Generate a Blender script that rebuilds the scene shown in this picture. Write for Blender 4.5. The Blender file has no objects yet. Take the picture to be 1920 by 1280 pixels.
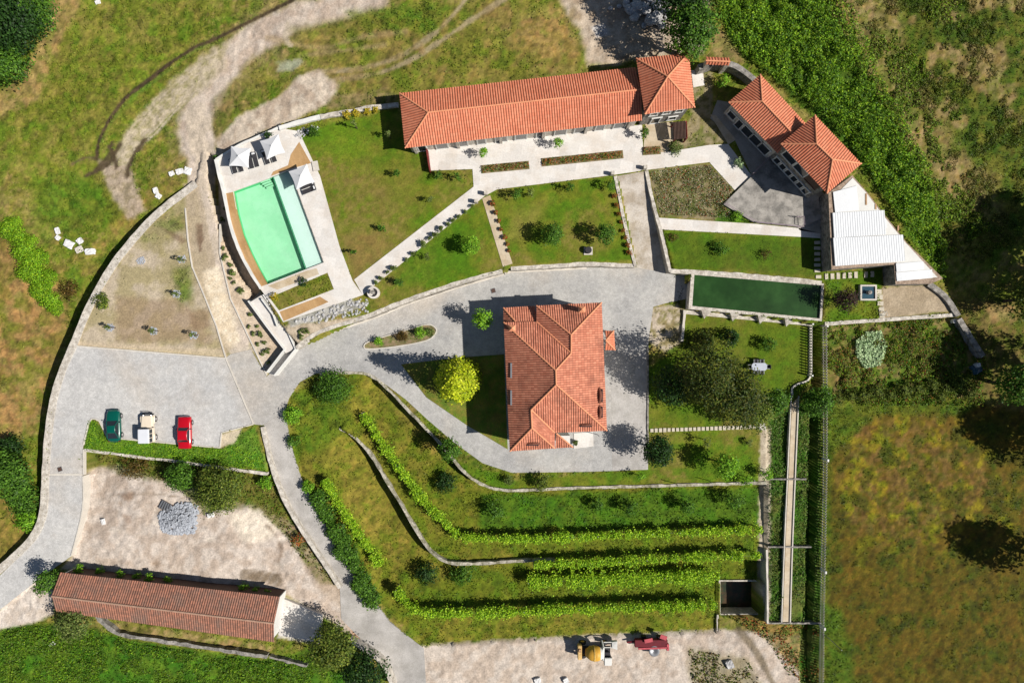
import bpy, bmesh, math, random
import numpy as np
from mathutils import Vector, Matrix
from mathutils.geometry import tessellate_polygon

# ------------------------------------------------------------------ camera, light
S = bpy.context.scene
COL = S.collection
CZ = 91.3            # camera height; 0.07 m per photo pixel on the plane z = 1.3
MPP = 0.07
cam = bpy.data.cameras.new('camera'); co = bpy.data.objects.new('camera', cam); COL.objects.link(co)
co.location = (0, 0, CZ); co.rotation_euler = (0, 0, 0)
cam.sensor_width = 36; cam.lens = 36 * 90.0 / (1920 * MPP); cam.clip_start = 1; cam.clip_end = 3000
S.camera = co
SUN_EL, SUN_AZ = math.radians(46), math.radians(-14)     # light comes from image right, a little from below
sd = Vector((math.cos(SUN_AZ) * math.cos(SUN_EL), math.sin(SUN_AZ) * math.cos(SUN_EL), math.sin(SUN_EL)))
sl = bpy.data.lights.new('sun', 'SUN'); so = bpy.data.objects.new('sun', sl); COL.objects.link(so)
sl.energy = 5.0; sl.angle = math.radians(0.5); sl.color = (1.0, 0.955, 0.88)
so.rotation_euler = sd.to_track_quat('Z', 'Y').to_euler(); so.location = (60, -15, 80)
W = bpy.data.worlds.new('World'); S.world = W; W.use_nodes = True
nt = W.node_tree; bg = nt.nodes['Background']
sky = nt.nodes.new('ShaderNodeTexSky'); sky.sky_type = 'NISHITA'; sky.sun_disc = False
sky.sun_elevation = SUN_EL; sky.sun_rotation = math.radians(90 + 14)
sky.air_density = 1.0; sky.dust_density = 0.6
nt.links.new(sky.outputs[0], bg.inputs[0]); bg.inputs[1].default_value = 0.05
vs = S.view_settings; vs.view_transform = 'Standard'; vs.look = 'None'; vs.exposure = 0.32; vs.gamma = 1
S.cycles.max_bounces = 6; S.cycles.diffuse_bounces = 2; S.cycles.transparent_max_bounces = 12
S.cycles.use_denoising = True

rng = np.random.default_rng(7); random.seed(7)
# ------------------------------------------------------------------ colour, noise, mapping
def lin(c):
    c = np.asarray(c, float) / 255.0
    return np.where(c <= 0.04045, c / 12.92, ((c + 0.055) / 1.055) ** 2.4)
def C(r, g, b, k=1.4):
    return tuple(float(x) for x in lin((r, g, b)) / k)
def U(u, v, z=1.3):
    f = MPP * (CZ - z) / 90.0
    return Vector(((u - 960) * f, (640 - v) * f, z))
_tab = np.random.default_rng(11).random((256, 256))
def vnoise(x, y):
    xi = np.floor(x).astype(int); yi = np.floor(y).astype(int)
    fx = x - xi; fy = y - yi
    fx = fx * fx * (3 - 2 * fx); fy = fy * fy * (3 - 2 * fy)
    a = _tab[xi & 255, yi & 255]; b = _tab[(xi + 1) & 255, yi & 255]
    c = _tab[xi & 255, (yi + 1) & 255]; d = _tab[(xi + 1) & 255, (yi + 1) & 255]
    return (a * (1 - fx) + b * fx) * (1 - fy) + (c * (1 - fx) + d * fx) * fy
def fbm(x, y, s, o=4, seed=0):
    r = 0; a = 1; t = 0
    x = np.asarray(x, float); y = np.asarray(y, float)
    for k in range(o):
        r = r + a * vnoise(x * s + 17.3 * k + seed * 31.7, y * s + 9.1 * k + seed * 13.3); t += a
        a *= .55; s *= 2.03
    return r / t            # about 0..1, mean .5
def inside(P, x, y):
    P = np.asarray(P, float); n = len(P); r = np.zeros(np.shape(x), bool)
    j = n - 1
    for i in range(n):
        x0, y0 = P[i]; x1, y1 = P[j]
        if y0 != y1:
            c = ((y0 > y) != (y1 > y)) & (x < (x1 - x0) * (y - y0) / (y1 - y0) + x0)
            r ^= c
        j = i
    return r
def segdist(P, x, y, closed=False):
    P = np.asarray(P, float); d = np.full(np.shape(x), 1e9)
    n = len(P)
    for i in range(n if closed else n - 1):
        a = P[i]; b = P[(i + 1) % n]; ab = b - a; L = max(ab @ ab, 1e-9)
        t = np.clip(((x - a[0]) * ab[0] + (y - a[1]) * ab[1]) / L, 0, 1)
        d = np.minimum(d, np.hypot(x - a[0] - t * ab[0], y - a[1] - t * ab[1]))
    return d
def sstep(x): x = np.clip(x, 0, 1); return x * x * (3 - 2 * x)

# ------------------------------------------------------------------ terrain heights
CTRL = [(-300,-200,1.5),(0,0,1.5),(0,300,1.0),(0,500,.2),(0,700,-.8),(0,900,-.6),(0,1280,0),(200,200,1.5),(240,380,.6),(150,480,.2),(330,330,1.0),(310,362,.5),(240,425,-.8),(180,505,-1.3),(130,600,-1.6),(85,700,-1.6),(66,850,-1.4),(58,950,-1.0),(200,470,-1.1),(155,545,-1.5),(105,650,-1.6),(75,770,-1.6),
 (420,120,1.8),(390,230,1.5),(600,120,2.5),(480,230,2.0),(800,100,2.9),(1100,80,3.1),(1300,50,3.4),(1450,150,3.3),(1650,300,3.0),(1900,100,3.5),(2300,0,4),
 (1900,450,2.4),(1700,640,1.3),(1600,700,1.2),(1850,700,1.0),(1700,900,.8),(1900,1200,0),(1600,1200,0),(1500,1280,-1.2),(1000,1270,-1.6),(1200,1230,-1.6),
 (800,1280,-1.4),(500,1280,-.3),(400,1000,.35),(250,1000,.4),(100,1060,.1),(300,1190,0),(560,1100,-.2),(560,760,1.15),(620,760,1.0),(590,900,.4),(612,870,.5),(655,870,-.9),(700,930,-1.4),(760,1020,-1.6),(850,1085,-1.6),(1000,1075,-1.5),(640,980,-.7),
 (700,1010,-1.4),(700,1110,-1.4),(900,1120,-1.6),(1300,1110,-1.6),(1000,1185,-1.6),(1300,1170,-1.6),(1490,900,.6),(1490,1100,.1),(2400,1300,0),(-400,1300,0)]
CT = np.array(CTRL)
def base_h(u, v):
    num = 0; den = 0
    for a, b, z in CTRL:
        w = 1.0 / (((u - a) ** 2 + (v - b) ** 2) / 1e4 + .15) ** 1.6
        num = num + w * z; den = den + w
    return num / den
cst = lambda z: (lambda u, v: np.full(np.shape(u), z, float))
def yramp(v0, z0, v1, z1): return lambda u, v: z0 + (z1 - z0) * np.clip((v - v0) / (v1 - v0), 0, 1)
T1 = [(640,803),(700,708),(760,770),(870,890),(940,920),(1100,915),(1432,906),(1432,1045),(1040,1050),(870,1057),(830,1050),(800,1025),(745,935),(690,845)]
PLAT = [(366,344),(290,405),(250,448),(215,492),(185,540),(160,590),(140,640),(118,690),(102,740),(93,790),(88,850),(85,905),(154,905),(158,845),(330,866),(500,886),
 (492,800),(530,775),(545,735),(600,702),(690,703),(725,728),(760,765),(800,805),(840,850),(870,885),(900,908),(940,920),(1000,919),(1100,914),(1250,910),(1437,905),
 (1440,800),(1525,720),(1525,600),(1290,580),(1290,515),(1190,497),(950,505),(700,590),(560,650),(540,640),(500,560),(430,440),(405,300),(380,280)]
GARD = [(403,299),(447,273),(500,250),(560,232),(645,212),(745,197),(1150,118),(1190,100),(1310,100),(1390,120),(1430,140),(1530,215),(1625,310),(1770,525),(1795,590),
 (1545,608),(1300,578),(1290,512),(1257,508),(1192,498),(1100,495),(1020,500),(945,507),(860,530),(770,560),(690,590),(560,650),(525,610),(487,540),(465,505),(445,465),(430,420),(420,365)]
RAMP = [(1158,330),(1211,321),(1257,512),(1193,502)]
WROAD = [(85,890),(156,890),(154,956),(135,1040),(70,1086),(-20,1160),(-20,1075),(0,1070),(45,1030),(70,995),(80,960)]
SROAD = [(492,795),(535,765),(562,890),(590,950),(640,1030),(690,1110),(730,1165),(800,1215),(800,1300),(735,1300),(722,1245),(640,1180),(600,1140),(637,1100),(600,1045),(560,985),(530,930),(508,870)]
T2 = [(636,803),(660,815),(690,845),(745,935),(775,985),(830,1050),(870,1057),(1040,1050),(1432,1045),(1432,1085),(1345,1090),(1345,1182),(830,1206),(790,1200),(715,1110),(640,985),(606,905)]
SHADE_TRENCH = [(1519,612),(1534,612),(1533,860),(1527,1310),(1511,1310),(1516,860)]  # invented trench, sunk so the strip west of the fence falls in shadow
ZONES = [(T2, lambda u, v: -1.9 + 2.2 * np.clip((715 - u) / 110, 0, 1)), (T1, lambda u, v: -.45 + 1.45 * np.clip((705 - u) / 70, 0, 1)), (PLAT, cst(1.3)), (SHADE_TRENCH, cst(-1.5), .7), (WROAD, yramp(900,1.3,1110,.15)), (SROAD, yramp(770,1.3,1230,-1.4)), ([(396,290),(412,300),(424,365),(434,420),(449,465),(492,545),(476,560),(448,520),(418,450),(404,390),(392,340)], cst(-.3), .6), (GARD, cst(2.9)), (RAMP, yramp(325,2.9,505,1.3)),  # strip under the pool terrace edge dug down to widen its shadow
         ([(1350,1088),(1422,1088),(1422,1150),(1350,1150)], cst(-4.4), -1.7), ([(1297,511),(1544,531),(1540,601),(1293,577)], cst(1.2), 2.9),
         ([(432,359),(503,331),(511,327),(545,315),(558,349),(612,494),(573,510),(500,538),(466,475),(451,440),(440,400)], cst(1.4), 2.9)]
def wpoly(P, f):
    out = []
    for u, v in P:
        z = float(f(np.array(float(u)), np.array(float(v)))); p = U(u, v, z); out.append((p.x, p.y))
    return out
ZW = [(wpoly(q[0], cst(q[2]) if len(q) > 2 else q[1]), q[1]) for q in ZONES]
def height(x, y, rough=True):
    x = np.asarray(x, float); y = np.asarray(y, float)
    u = 960 + x / MPP; v = 640 - y / MPP
    z = base_h(u, v)
    if rough: z = z + (fbm(x, y, .35, 4, 3) - .5) * .35 + (fbm(x, y, 1.7, 3, 4) - .5) * .3
    for P, f in ZW:
        P_ = np.asarray(P)
        m = inside(P, x, y)
        if m.any():
            zc = f(u, v)
            zz = f(960 + x / MPP * 90 / (CZ - zc), 640 - y / MPP * 90 / (CZ - zc))
            z = np.where(m, zz, z)
    return z
def G(u, v, dz=0.0):
    z = 1.3
    for _ in range(6):
        p = U(u, v, z); z2 = float(height(np.array([p.x]), np.array([p.y]), False)[0])
        z = z2 if _ < 3 else .5 * (z + z2)
    p = U(u, v, z2); p.z = z2 + dz
    return p
# ------------------------------------------------------------------ materials
def newmat(name):
    m = bpy.data.materials.new(name); m.use_nodes = True
    n = m.node_tree; p = n.nodes['Principled BSDF']; return m, n, p
def N(n, t, **k):
    o = n.nodes.new(t)
    for a, b in k.items(): setattr(o, a, b)
    return o
def noise(n, scale, detail=4, rough=.6, vec=None):
    o = N(n, 'ShaderNodeTexNoise'); o.inputs['Scale'].default_value = scale; o.inputs['Detail'].default_value = detail; o.inputs['Roughness'].default_value = rough
    if vec is not None: n.links.new(vec, o.inputs['Vector'])
    return o.outputs['Fac']
def mrange(n, x, a, b, c, d):
    o = N(n, 'ShaderNodeMapRange'); n.links.new(x, o.inputs[0])
    for i, val in enumerate((a, b, c, d)): o.inputs[i + 1].default_value = val
    return o.outputs[0]
def mul(n, a, b):
    o = N(n, 'ShaderNodeMath', operation='MULTIPLY')
    for i, x in enumerate((a, b)):
        if isinstance(x, (int, float)): o.inputs[i].default_value = x
        else: n.links.new(x, o.inputs[i])
    return o.outputs[0]
def mixc(n, fac, a, b, mode='MIX'):
    o = N(n, 'ShaderNodeMix', data_type='RGBA', blend_type=mode)
    for s, x in ((0, fac), (6, a), (7, b)):
        if isinstance(x, (int, float)): o.inputs[s].default_value = x
        elif isinstance(x, tuple): o.inputs[s].default_value = (*x[:3], 1)
        else: n.links.new(x, o.inputs[s])
    return o.outputs[2]
def tint(n, col, fac):      # colour times a grey factor
    c = N(n, 'ShaderNodeCombineColor')
    for i in range(3): n.links.new(fac, c.inputs[i])
    return mixc(n, 1.0, col, c.outputs[0], 'MULTIPLY')
def bump(n, p, h, strength, dist=.05):
    b = N(n, 'ShaderNodeBump'); b.inputs['Strength'].default_value = strength; b.inputs['Distance'].default_value = dist
    n.links.new(h, b.inputs['Height']); n.links.new(b.outputs[0], p.inputs['Normal'])
def mat(name, col, rough=.85, s1=.5, a1=.25, s2=6, a2=.3, bs=0, bump_s=8, col2=None, spec=.3, metal=0, coat=0):
    m, n, p = newmat(name)
    pos = N(n, 'ShaderNodeNewGeometry').outputs['Position']
    c = col
    f1 = noise(n, s1, 5, .6, pos); f2 = noise(n, s2, 4, .65, pos)
    if col2: c = mixc(n, mrange(n, noise(n, s1 * 1.7, 6, .65, pos), .42, .62, 0, 1), col, col2)
    k = mul(n, mrange(n, f1, .3, .7, 1 - a1, 1 + a1), mrange(n, f2, .25, .75, 1 - a2, 1 + a2))
    n.links.new(tint(n, c, k), p.inputs['Base Color'])
    p.inputs['Roughness'].default_value = rough; p.inputs['Specular IOR Level'].default_value = spec; p.inputs['Metallic'].default_value = metal
    if coat: p.inputs['Coat Weight'].default_value = coat; p.inputs['Coat Roughness'].default_value = .05
    if bs: bump(n, p, noise(n, bump_s, 4, .6, pos), bs)
    return m
def cobble(name, col, col2, cell=5.5):
    m, n, p = newmat(name)
    pos = N(n, 'ShaderNodeNewGeometry').outputs['Position']
    v = N(n, 'ShaderNodeTexVoronoi'); v.inputs['Scale'].default_value = cell; n.links.new(pos, v.inputs['Vector'])
    e = N(n, 'ShaderNodeTexVoronoi', feature='DISTANCE_TO_EDGE'); e.inputs['Scale'].default_value = cell; n.links.new(pos, e.inputs['Vector'])
    sep = N(n, 'ShaderNodeSeparateColor'); n.links.new(v.outputs['Color'], sep.inputs[0])
    c = mixc(n, mrange(n, noise(n, .22, 6, .65, pos), .38, .64, 0, 1), col, col2)
    c = mixc(n, mrange(n, noise(n, .07, 5, .6, pos), .5, .68, 0, .8), c, C(206, 194, 180))
    c = mixc(n, mrange(n, noise(n, .9, 6, .7, pos), .6, .75, 0, .35), c, C(150, 148, 146))
    k = mul(n, mrange(n, sep.outputs[0], 0, 1, .9, 1.09), mrange(n, e.outputs['Distance'], 0, .1, .78, 1))
    k = mul(n, k, mrange(n, noise(n, 1.3, 5, .7, pos), .3, .7, .86, 1.12))
    n.links.new(tint(n, c, k), p.inputs['Base Color']); p.inputs['Roughness'].default_value = .85; p.inputs['Specular IOR Level'].default_value = .25
    bump(n, p, e.outputs['Distance'], .35, .03)
    return m
def slabs(name, col, col2, w=.9, h=.6, rot=0.0, gap=.7):
    m, n, p = newmat(name)
    pos = N(n, 'ShaderNodeNewGeometry').outputs['Position']
    mp = N(n, 'ShaderNodeMapping'); mp.inputs['Rotation'].default_value = (0, 0, rot); n.links.new(pos, mp.inputs[0])
    b = N(n, 'ShaderNodeTexBrick'); n.links.new(mp.outputs[0], b.inputs[0]); b.inputs['Scale'].default_value = 1
    b.inputs['Brick Width'].default_value = w; b.inputs['Row Height'].default_value = h; b.inputs['Mortar Size'].default_value = .02
    b.inputs['Color1'].default_value = (1, 1, 1, 1); b.inputs['Color2'].default_value = (.86, .86, .86, 1); b.inputs['Mortar'].default_value = (gap, gap, gap, 1)
    c = mixc(n, mrange(n, noise(n, .45, 6, .6, pos), .45, .63, 0, 1), col, col2)
    c = mixc(n, 1.0, c, b.outputs['Color'], 'MULTIPLY')
    k = mrange(n, noise(n, 5, 4, .6, pos), .25, .75, .88, 1.1)
    n.links.new(tint(n, c, k), p.inputs['Base Color']); p.inputs['Roughness'].default_value = .8; p.inputs['Specular IOR Level'].default_value = .25
    return m
def vmat(name, rough=.8, transl=0.0, s=9, amt=.3, bs=0, s2=2.2, amt2=.15):
    m, n, p = newmat(name)
    a = N(n, 'ShaderNodeAttribute', attribute_name='col')
    pos = N(n, 'ShaderNodeNewGeometry').outputs['Position']
    f = mul(n, mrange(n, noise(n, s, 5, .7, pos), .28, .72, 1 - amt, 1 + amt), mrange(n, noise(n, s2, 4, .6, pos), .3, .7, 1 - amt2, 1 + amt2))
    c = tint(n, a.outputs['Color'], f)
    n.links.new(c, p.inputs['Base Color']); p.inputs['Roughness'].default_value = rough; p.inputs['Specular IOR Level'].default_value = .2
    if bs: bump(n, p, noise(n, s * .8, 5, .7, pos), bs, .08)
    if transl:
        t = N(n, 'ShaderNodeBsdfTranslucent'); n.links.new(c, t.inputs[0])
        mx = N(n, 'ShaderNodeMixShader'); mx.inputs[0].default_value = transl
        n.links.new(p.outputs[0], mx.inputs[1]); n.links.new(t.outputs[0], mx.inputs[2])
        n.links.new(mx.outputs[0], n.nodes['Material Output'].inputs[0])
    return m
def tilemat(name, col, col2, dirt, pitch=.42, row=.42, dirt_amt=.5, rows=.25):
    m, n, p = newmat(name)
    uv = N(n, 'ShaderNodeUVMap').outputs[0]
    pos = N(n, 'ShaderNodeNewGeometry').outputs['Position']
    sp = N(n, 'ShaderNodeSeparateXYZ'); n.links.new(uv, sp.inputs[0])
    def cell(o, d):
        x = N(n, 'ShaderNodeMath', operation='DIVIDE'); n.links.new(o, x.inputs[0]); x.inputs[1].default_value = d
        f = N(n, 'ShaderNodeMath', operation='FLOOR'); n.links.new(x.outputs[0], f.inputs[0])
        r = N(n, 'ShaderNodeMath', operation='FRACT'); n.links.new(x.outputs[0], r.inputs[0]); return f.outputs[0], r.outputs[0]
    cu, fu = cell(sp.outputs[0], pitch); cv, fv = cell(sp.outputs[1], row)
    cb = N(n, 'ShaderNodeCombineXYZ'); n.links.new(cu, cb.inputs[0]); n.links.new(cv, cb.inputs[1])
    wn = N(n, 'ShaderNodeTexWhiteNoise', noise_dimensions='2D'); n.links.new(cb.outputs[0], wn.inputs['Vector'])
    c = mixc(n, wn.outputs['Value'], col, col2)
    d = mrange(n, noise(n, .5, 6, .65, pos), .45, .7, 0, dirt_amt)
    c = mixc(n, d, c, dirt)
    # rib highlight painted in: cover tiles paler, channels between them darker with grime
    x = N(n, 'ShaderNodeMath', operation='SUBTRACT'); n.links.new(fu, x.inputs[0]); x.inputs[1].default_value = .5
    ab = N(n, 'ShaderNodeMath', operation='ABSOLUTE'); n.links.new(x.outputs[0], ab.inputs[0])
    k = mul(n, mrange(n, ab.outputs[0], .22, .4, 1.12, .72), mrange(n, fv, 0, .16, 1 - rows, 1))
    n.links.new(tint(n, c, k), p.inputs['Base Color']); p.inputs['Roughness'].default_value = .75; p.inputs['Specular IOR Level'].default_value = .25
    bump(n, p, fv, .5, .03)
    return m

M = {}
M['ground'] = vmat('ground_cover', .95, 0, 4.5, .3, .8, 1.3, .13)
M['leaf'] = vmat('foliage', .55, .3, 3, .12)
M['bark'] = mat('bark', C(95, 80, 65), .9, 3, .3, 14, .3, .5)
M['cobble'] = cobble('granite_setts', C(201, 198, 193), C(179, 177, 175))
M['cobble_light'] = cobble('light_granite_setts', C(217, 214, 210), C(202, 200, 198))
M['asphalt'] = mat('worn_grey_paving', C(192, 187, 182), .9, .35, .18, 7, .2, .2, 14, C(178, 173, 167))
M['cream'] = slabs('cream_concrete', C(243, 237, 230), C(235, 225, 214), 1.6, 1.2, .15, .93)
M['sandstone'] = slabs('sandy_slab', C(222, 205, 178), C(205, 182, 148), 1.2, .6, .15, .85)
M['deckboard'] = slabs('wet_tan_slab', C(205, 165, 115), C(190, 148, 98), 1.6, .35, 1.2, .85)
M['kerb'] = mat('pale_kerb', C(222, 214, 202), .85, .8, .1, 8, .15, .2)
M['stonewall'] = mat('granite_wall', C(222, 214, 202), .9, 1.2, .18, 5, .3, .8, 7, C(188, 178, 164))
M['terracewall'] = mat('lichened_granite', C(200, 192, 178), .9, 1.0, .3, 5, .35, .8, 7, C(136, 132, 104))
M['ramp_dirt'] = mat('beige_gravel', C(212, 202, 190), .95, .4, .15, 6, .22, .3, 9, C(182, 168, 150))
M['greystone'] = mat('grey_stone', C(168, 162, 154), .9, 1.2, .25, 6, .35, .8, 7, C(110, 106, 100))
M['white'] = mat('white_render', C(238, 236, 230), .8, .6, .06, 5, .06)
M['slabgrey'] = mat('stained_concrete', C(176, 170, 162), .85, .5, .22, 6, .15, .2, 9, C(130, 126, 120))
M['pavegrey'] = slabs('courtyard_slab', C(188, 180, 170), C(170, 162, 150), 1.0, .6, .8, .82)
M['roof_new'] = tilemat('terracotta_tile', C(232, 148, 114), C(220, 130, 97), C(186, 110, 84), pitch=.31, dirt_amt=.35, rows=.22)
M['roof_house'] = tilemat('weathered_terracotta_tile', C(226, 150, 120), C(196, 120, 94), C(136, 88, 72), pitch=.28, dirt_amt=.6, rows=.42)
M['roof_old'] = tilemat('old_brown_tile', C(178, 122, 100), C(140, 100, 84), C(126, 108, 98), pitch=.3, row=.4, dirt_amt=.75, rows=.35)
M['ridge'] = mat('ridge_terracotta', C(244, 164, 122), .75, 1.5, .12, 9, .2)
M['ridge_old'] = mat('old_ridge_mortar', C(186, 150, 128), .85, 1.5, .2, 9, .3)
M['metalroof'] = mat('white_sheet_metal', C(238, 240, 242), .45, .6, .05, 5, .05)
M['glass'] = mat('dark_glass', (.02, .025, .03), .08, 1, .05, 3, .05, spec=.6)
M['wood'] = mat('timber_and_wall_shade', C(92, 70, 60), .7, 2, .2, 12, .3)
M['redwood'] = mat('red_painted_timber', C(130, 50, 45), .6, 2, .2, 12, .2)
M['tan'] = mat('tan_timber', C(190, 150, 110), .7, 2, .2, 12, .2)
M['fabric'] = mat('white_canvas', C(236, 236, 238), .9, 1, .04, 9, .04)
M['charcoal'] = mat('charcoal_fabric', C(60, 58, 62), .85, 2, .1, 12, .15)
M['metal'] = mat('grey_metal', C(150, 152, 156), .45, 2, .1, 12, .1, metal=.5)
M['black'] = mat('black_rubber', (.015, .015, .016), .7, 2, .1, 12, .2)
M['stone'] = mat('pale_boulder', C(206, 204, 202), .9, 1.5, .2, 7, .3, .6, 6, C(168, 166, 166))
M['gravelgrey'] = mat('blue_grey_rubble', C(178, 182, 190), .9, 2, .2, 9, .3, .5)
M['rust'] = mat('pink_red_primer', C(196, 84, 92), .6, 2, .2, 9, .25)
M['darkred'] = mat('dark_red_paint', C(110, 20, 34), .5, 2, .2, 9, .2)
M['yellow'] = mat('mixer_yellow', C(232, 176, 70), .5, 1.5, .15, 9, .12)
M['plastic'] = mat('white_sack', C(240, 238, 236), .7, 2, .08, 9, .08)
M['tealglass'] = mat('teal_glass', C(60, 90, 105), .1, 1, .1, 6, .1, spec=.5)
def paint(name, col): return mat(name, col, .28, 1, .03, 6, .03, spec=.5, coat=.6)
M['car_green'] = paint('dark_green_paint', C(0, 92, 78)); M['car_red'] = paint('red_paint', C(200, 8, 30)); M['car_cream'] = paint('cream_paint', C(248, 232, 208)); M['car_white'] = paint('white_paint', C(238, 240, 246))
M['chrome'] = mat('chrome', (.7, .7, .72), .15, 1, .02, 6, .02, metal=1)
def watermat(name, col, tr, gl=.05):
    m, n, p = newmat(name)
    t = N(n, 'ShaderNodeBsdfTransparent'); t.inputs[0].default_value = (*tr, 1)
    g = N(n, 'ShaderNodeBsdfGlossy'); g.inputs[0].default_value = (1, 1, 1, 1); g.inputs['Roughness'].default_value = .06
    bp = N(n, 'ShaderNodeBump'); bp.inputs['Strength'].default_value = .1; bp.inputs['Distance'].default_value = .05
    n.links.new(noise(n, 1.5, 3), bp.inputs['Height']); n.links.new(bp.outputs[0], g.inputs['Normal'])
    f = N(n, 'ShaderNodeFresnel'); f.inputs[0].default_value = 1.33
    mx = N(n, 'ShaderNodeMixShader'); n.links.new(f.outputs[0], mx.inputs[0]); n.links.new(t.outputs[0], mx.inputs[1]); n.links.new(g.outputs[0], mx.inputs[2])
    n.links.new(mx.outputs[0], n.nodes['Material Output'].inputs[0]); return m
M['poolwater'] = watermat('pool_water', None, (.84, .985, .89))
M['shelfwater'] = watermat('shelf_water', None, (.90, .985, .96))
M['poolfloor'] = mat('mint_pool_tile', C(192, 243, 211), .6, .25, .05, 1.6, .04, col2=C(206, 248, 222))
M['poolwall'] = mat('green_pool_tile', C(110, 215, 160), .6, .3, .04, 2, .03)
M['shelffloor'] = mat('pale_shelf_tile', C(232, 246, 240), .6, .3, .03, 2, .03)
M['pond'] = mat('green_pond_water', C(34, 66, 26), .22, .25, .3, 1.2, .1, spec=.3, col2=C(44, 78, 34))

# ------------------------------------------------------------------ object helpers
def root_of(o):
    while o.parent: o = o.parent
    return o
class MB:
    def __init__(s): s.v = []; s.f = []; s.uv = None
    def add(s, vs, fs):
        b = len(s.v); s.v += [tuple(x) for x in vs]; s.f += [tuple(i + b for i in f) for f in fs]; return s
    def box(s, c, size, rot=0, taper=1.0):
        cx, cy, cz = c; sx, sy, sz = [a / 2 for a in size]; cr, sr = math.cos(rot), math.sin(rot); vs = []
        for dz in (-1, 1):
            t = taper if dz > 0 else 1
            for dx, dy in ((-1, -1), (1, -1), (1, 1), (-1, 1)):
                x, y = dx * sx * t, dy * sy * t; vs.append((cx + x * cr - y * sr, cy + x * sr + y * cr, cz + dz * sz))
        return s.add(vs, [(0, 3, 2, 1), (4, 5, 6, 7), (0, 1, 5, 4), (1, 2, 6, 5), (2, 3, 7, 6), (3, 0, 4, 7)])
    def prism(s, poly, z0, z1, holes=()):
        loops = [list(poly)] + [list(h) for h in holes]
        flat = [p for l in loops for p in l]
        tr = tessellate_polygon([[Vector((p[0], p[1], 0)) for p in l] for l in loops])
        zf = lambda z, p: z(p) if callable(z) else z
        n = len(flat); vs = [(p[0], p[1], zf(z1, p)) for p in flat] + [(p[0], p[1], zf(z0, p)) for p in flat]; fs = []
        for t in tr:
            a, b, c = [Vector(flat[i][:2]) for i in t]
            if (b - a).cross(c - a) < 0: t = t[::-1]
            fs.append(tuple(t)); fs.append(tuple(i + n for i in t[::-1]))
        o = 0
        for l in loops:
            k = len(l)
            for i in range(k): fs.append((o + i, o + (i + 1) % k, o + (i + 1) % k + n, o + i + n))
            o += k
        return s.add(vs, fs)
    def tube(s, pts, r, n=8, cap=True):
        pts = [Vector(p) for p in pts]; rs = r if isinstance(r, (list, tuple)) else [r] * len(pts); b = []
        for i, p in enumerate(pts):
            d = (pts[min(i + 1, len(pts) - 1)] - pts[max(i - 1, 0)]).normalized()
            a = d.orthogonal().normalized() if abs(d.z) > .95 else d.cross(Vector((0, 0, 1))).normalized(); c = d.cross(a)
            b.append([p + (a * math.cos(2 * math.pi * k / n) + c * math.sin(2 * math.pi * k / n)) * rs[i] for k in range(n)])
        vs = [q for r_ in b for q in r_]; fs = []
        for i in range(len(pts) - 1):
            for k in range(n): fs.append((i * n + k, i * n + (k + 1) % n, (i + 1) * n + (k + 1) % n, (i + 1) * n + k))
        if cap: fs += [tuple(range(n))[::-1], tuple(range((len(pts) - 1) * n, len(pts) * n))]
        return s.add(vs, fs)
    def lathe(s, c, prof, n=20):
        vs = []; fs = []; m = len(prof)
        for k in range(n):
            a = 2 * math.pi * k / n
            for r, z in prof: vs.append((c[0] + r * math.cos(a), c[1] + r * math.sin(a), c[2] + z))
        for k in range(n):
            for i in range(m - 1): fs.append((k * m + i, ((k + 1) % n) * m + i, ((k + 1) % n) * m + i + 1, k * m + i + 1))
        return s.add(vs, fs)
    def build(s, name, m, parent=None, local=False, smooth=False, loc=None, bevel=0):
        me = bpy.data.meshes.new(name)
        off = Vector((0, 0, 0))
        if parent is not None and not local: off = root_of(parent).location
        if loc is not None: off = Vector(loc)
        me.from_pydata([(a - off.x, b - off.y, c - off.z) for a, b, c in s.v], [], s.f)
        if s.uv:
            ul = me.uv_layers.new(name='UVMap')
            li = np.zeros(len(me.loops), np.int32); me.loops.foreach_get('vertex_index', li)
            uva = np.array(s.uv)[li]; ul.data.foreach_set('uv', uva.astype(np.float32).ravel())
        me.materials.append(M[m] if isinstance(m, str) else m)
        if bevel:
            bm = bmesh.new(); bm.from_mesh(me); bmesh.ops.bevel(bm, geom=bm.edges[:], offset=bevel, segments=2, affect='EDGES', clamp_overlap=True); bm.to_mesh(me); bm.free()
        bm = bmesh.new(); bm.from_mesh(me); bmesh.ops.recalc_face_normals(bm, faces=bm.faces[:]); bm.to_mesh(me); bm.free()
        if smooth: me.polygons.foreach_set('use_smooth', [True] * len(me.polygons))
        o = bpy.data.objects.new(name, me); COL.objects.link(o)
        if parent is not None: o.parent = parent
        if loc is not None: o.location = loc
        return o
def tag(o, label=None, cat=None, group=None, kind=None):
    if label: o['label'] = label
    if cat: o['category'] = cat
    if group: o['group'] = group
    if kind: o['kind'] = kind
    elif label: o['kind'] = 'thing'
    return o
def thing(name, label, cat, loc, rotz=0, group=None):
    o = bpy.data.objects.new(name, None); COL.objects.link(o); o.location = loc; o.rotation_euler = (0, 0, rotz); o.empty_display_size = .3
    return tag(o, label, cat, group)
def copy_tree(o, parent=None):
    c = o.copy(); COL.objects.link(c)
    if parent is not None: c.parent = parent
    for ch in list(o.children): copy_tree(ch, c)
    return c
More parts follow.
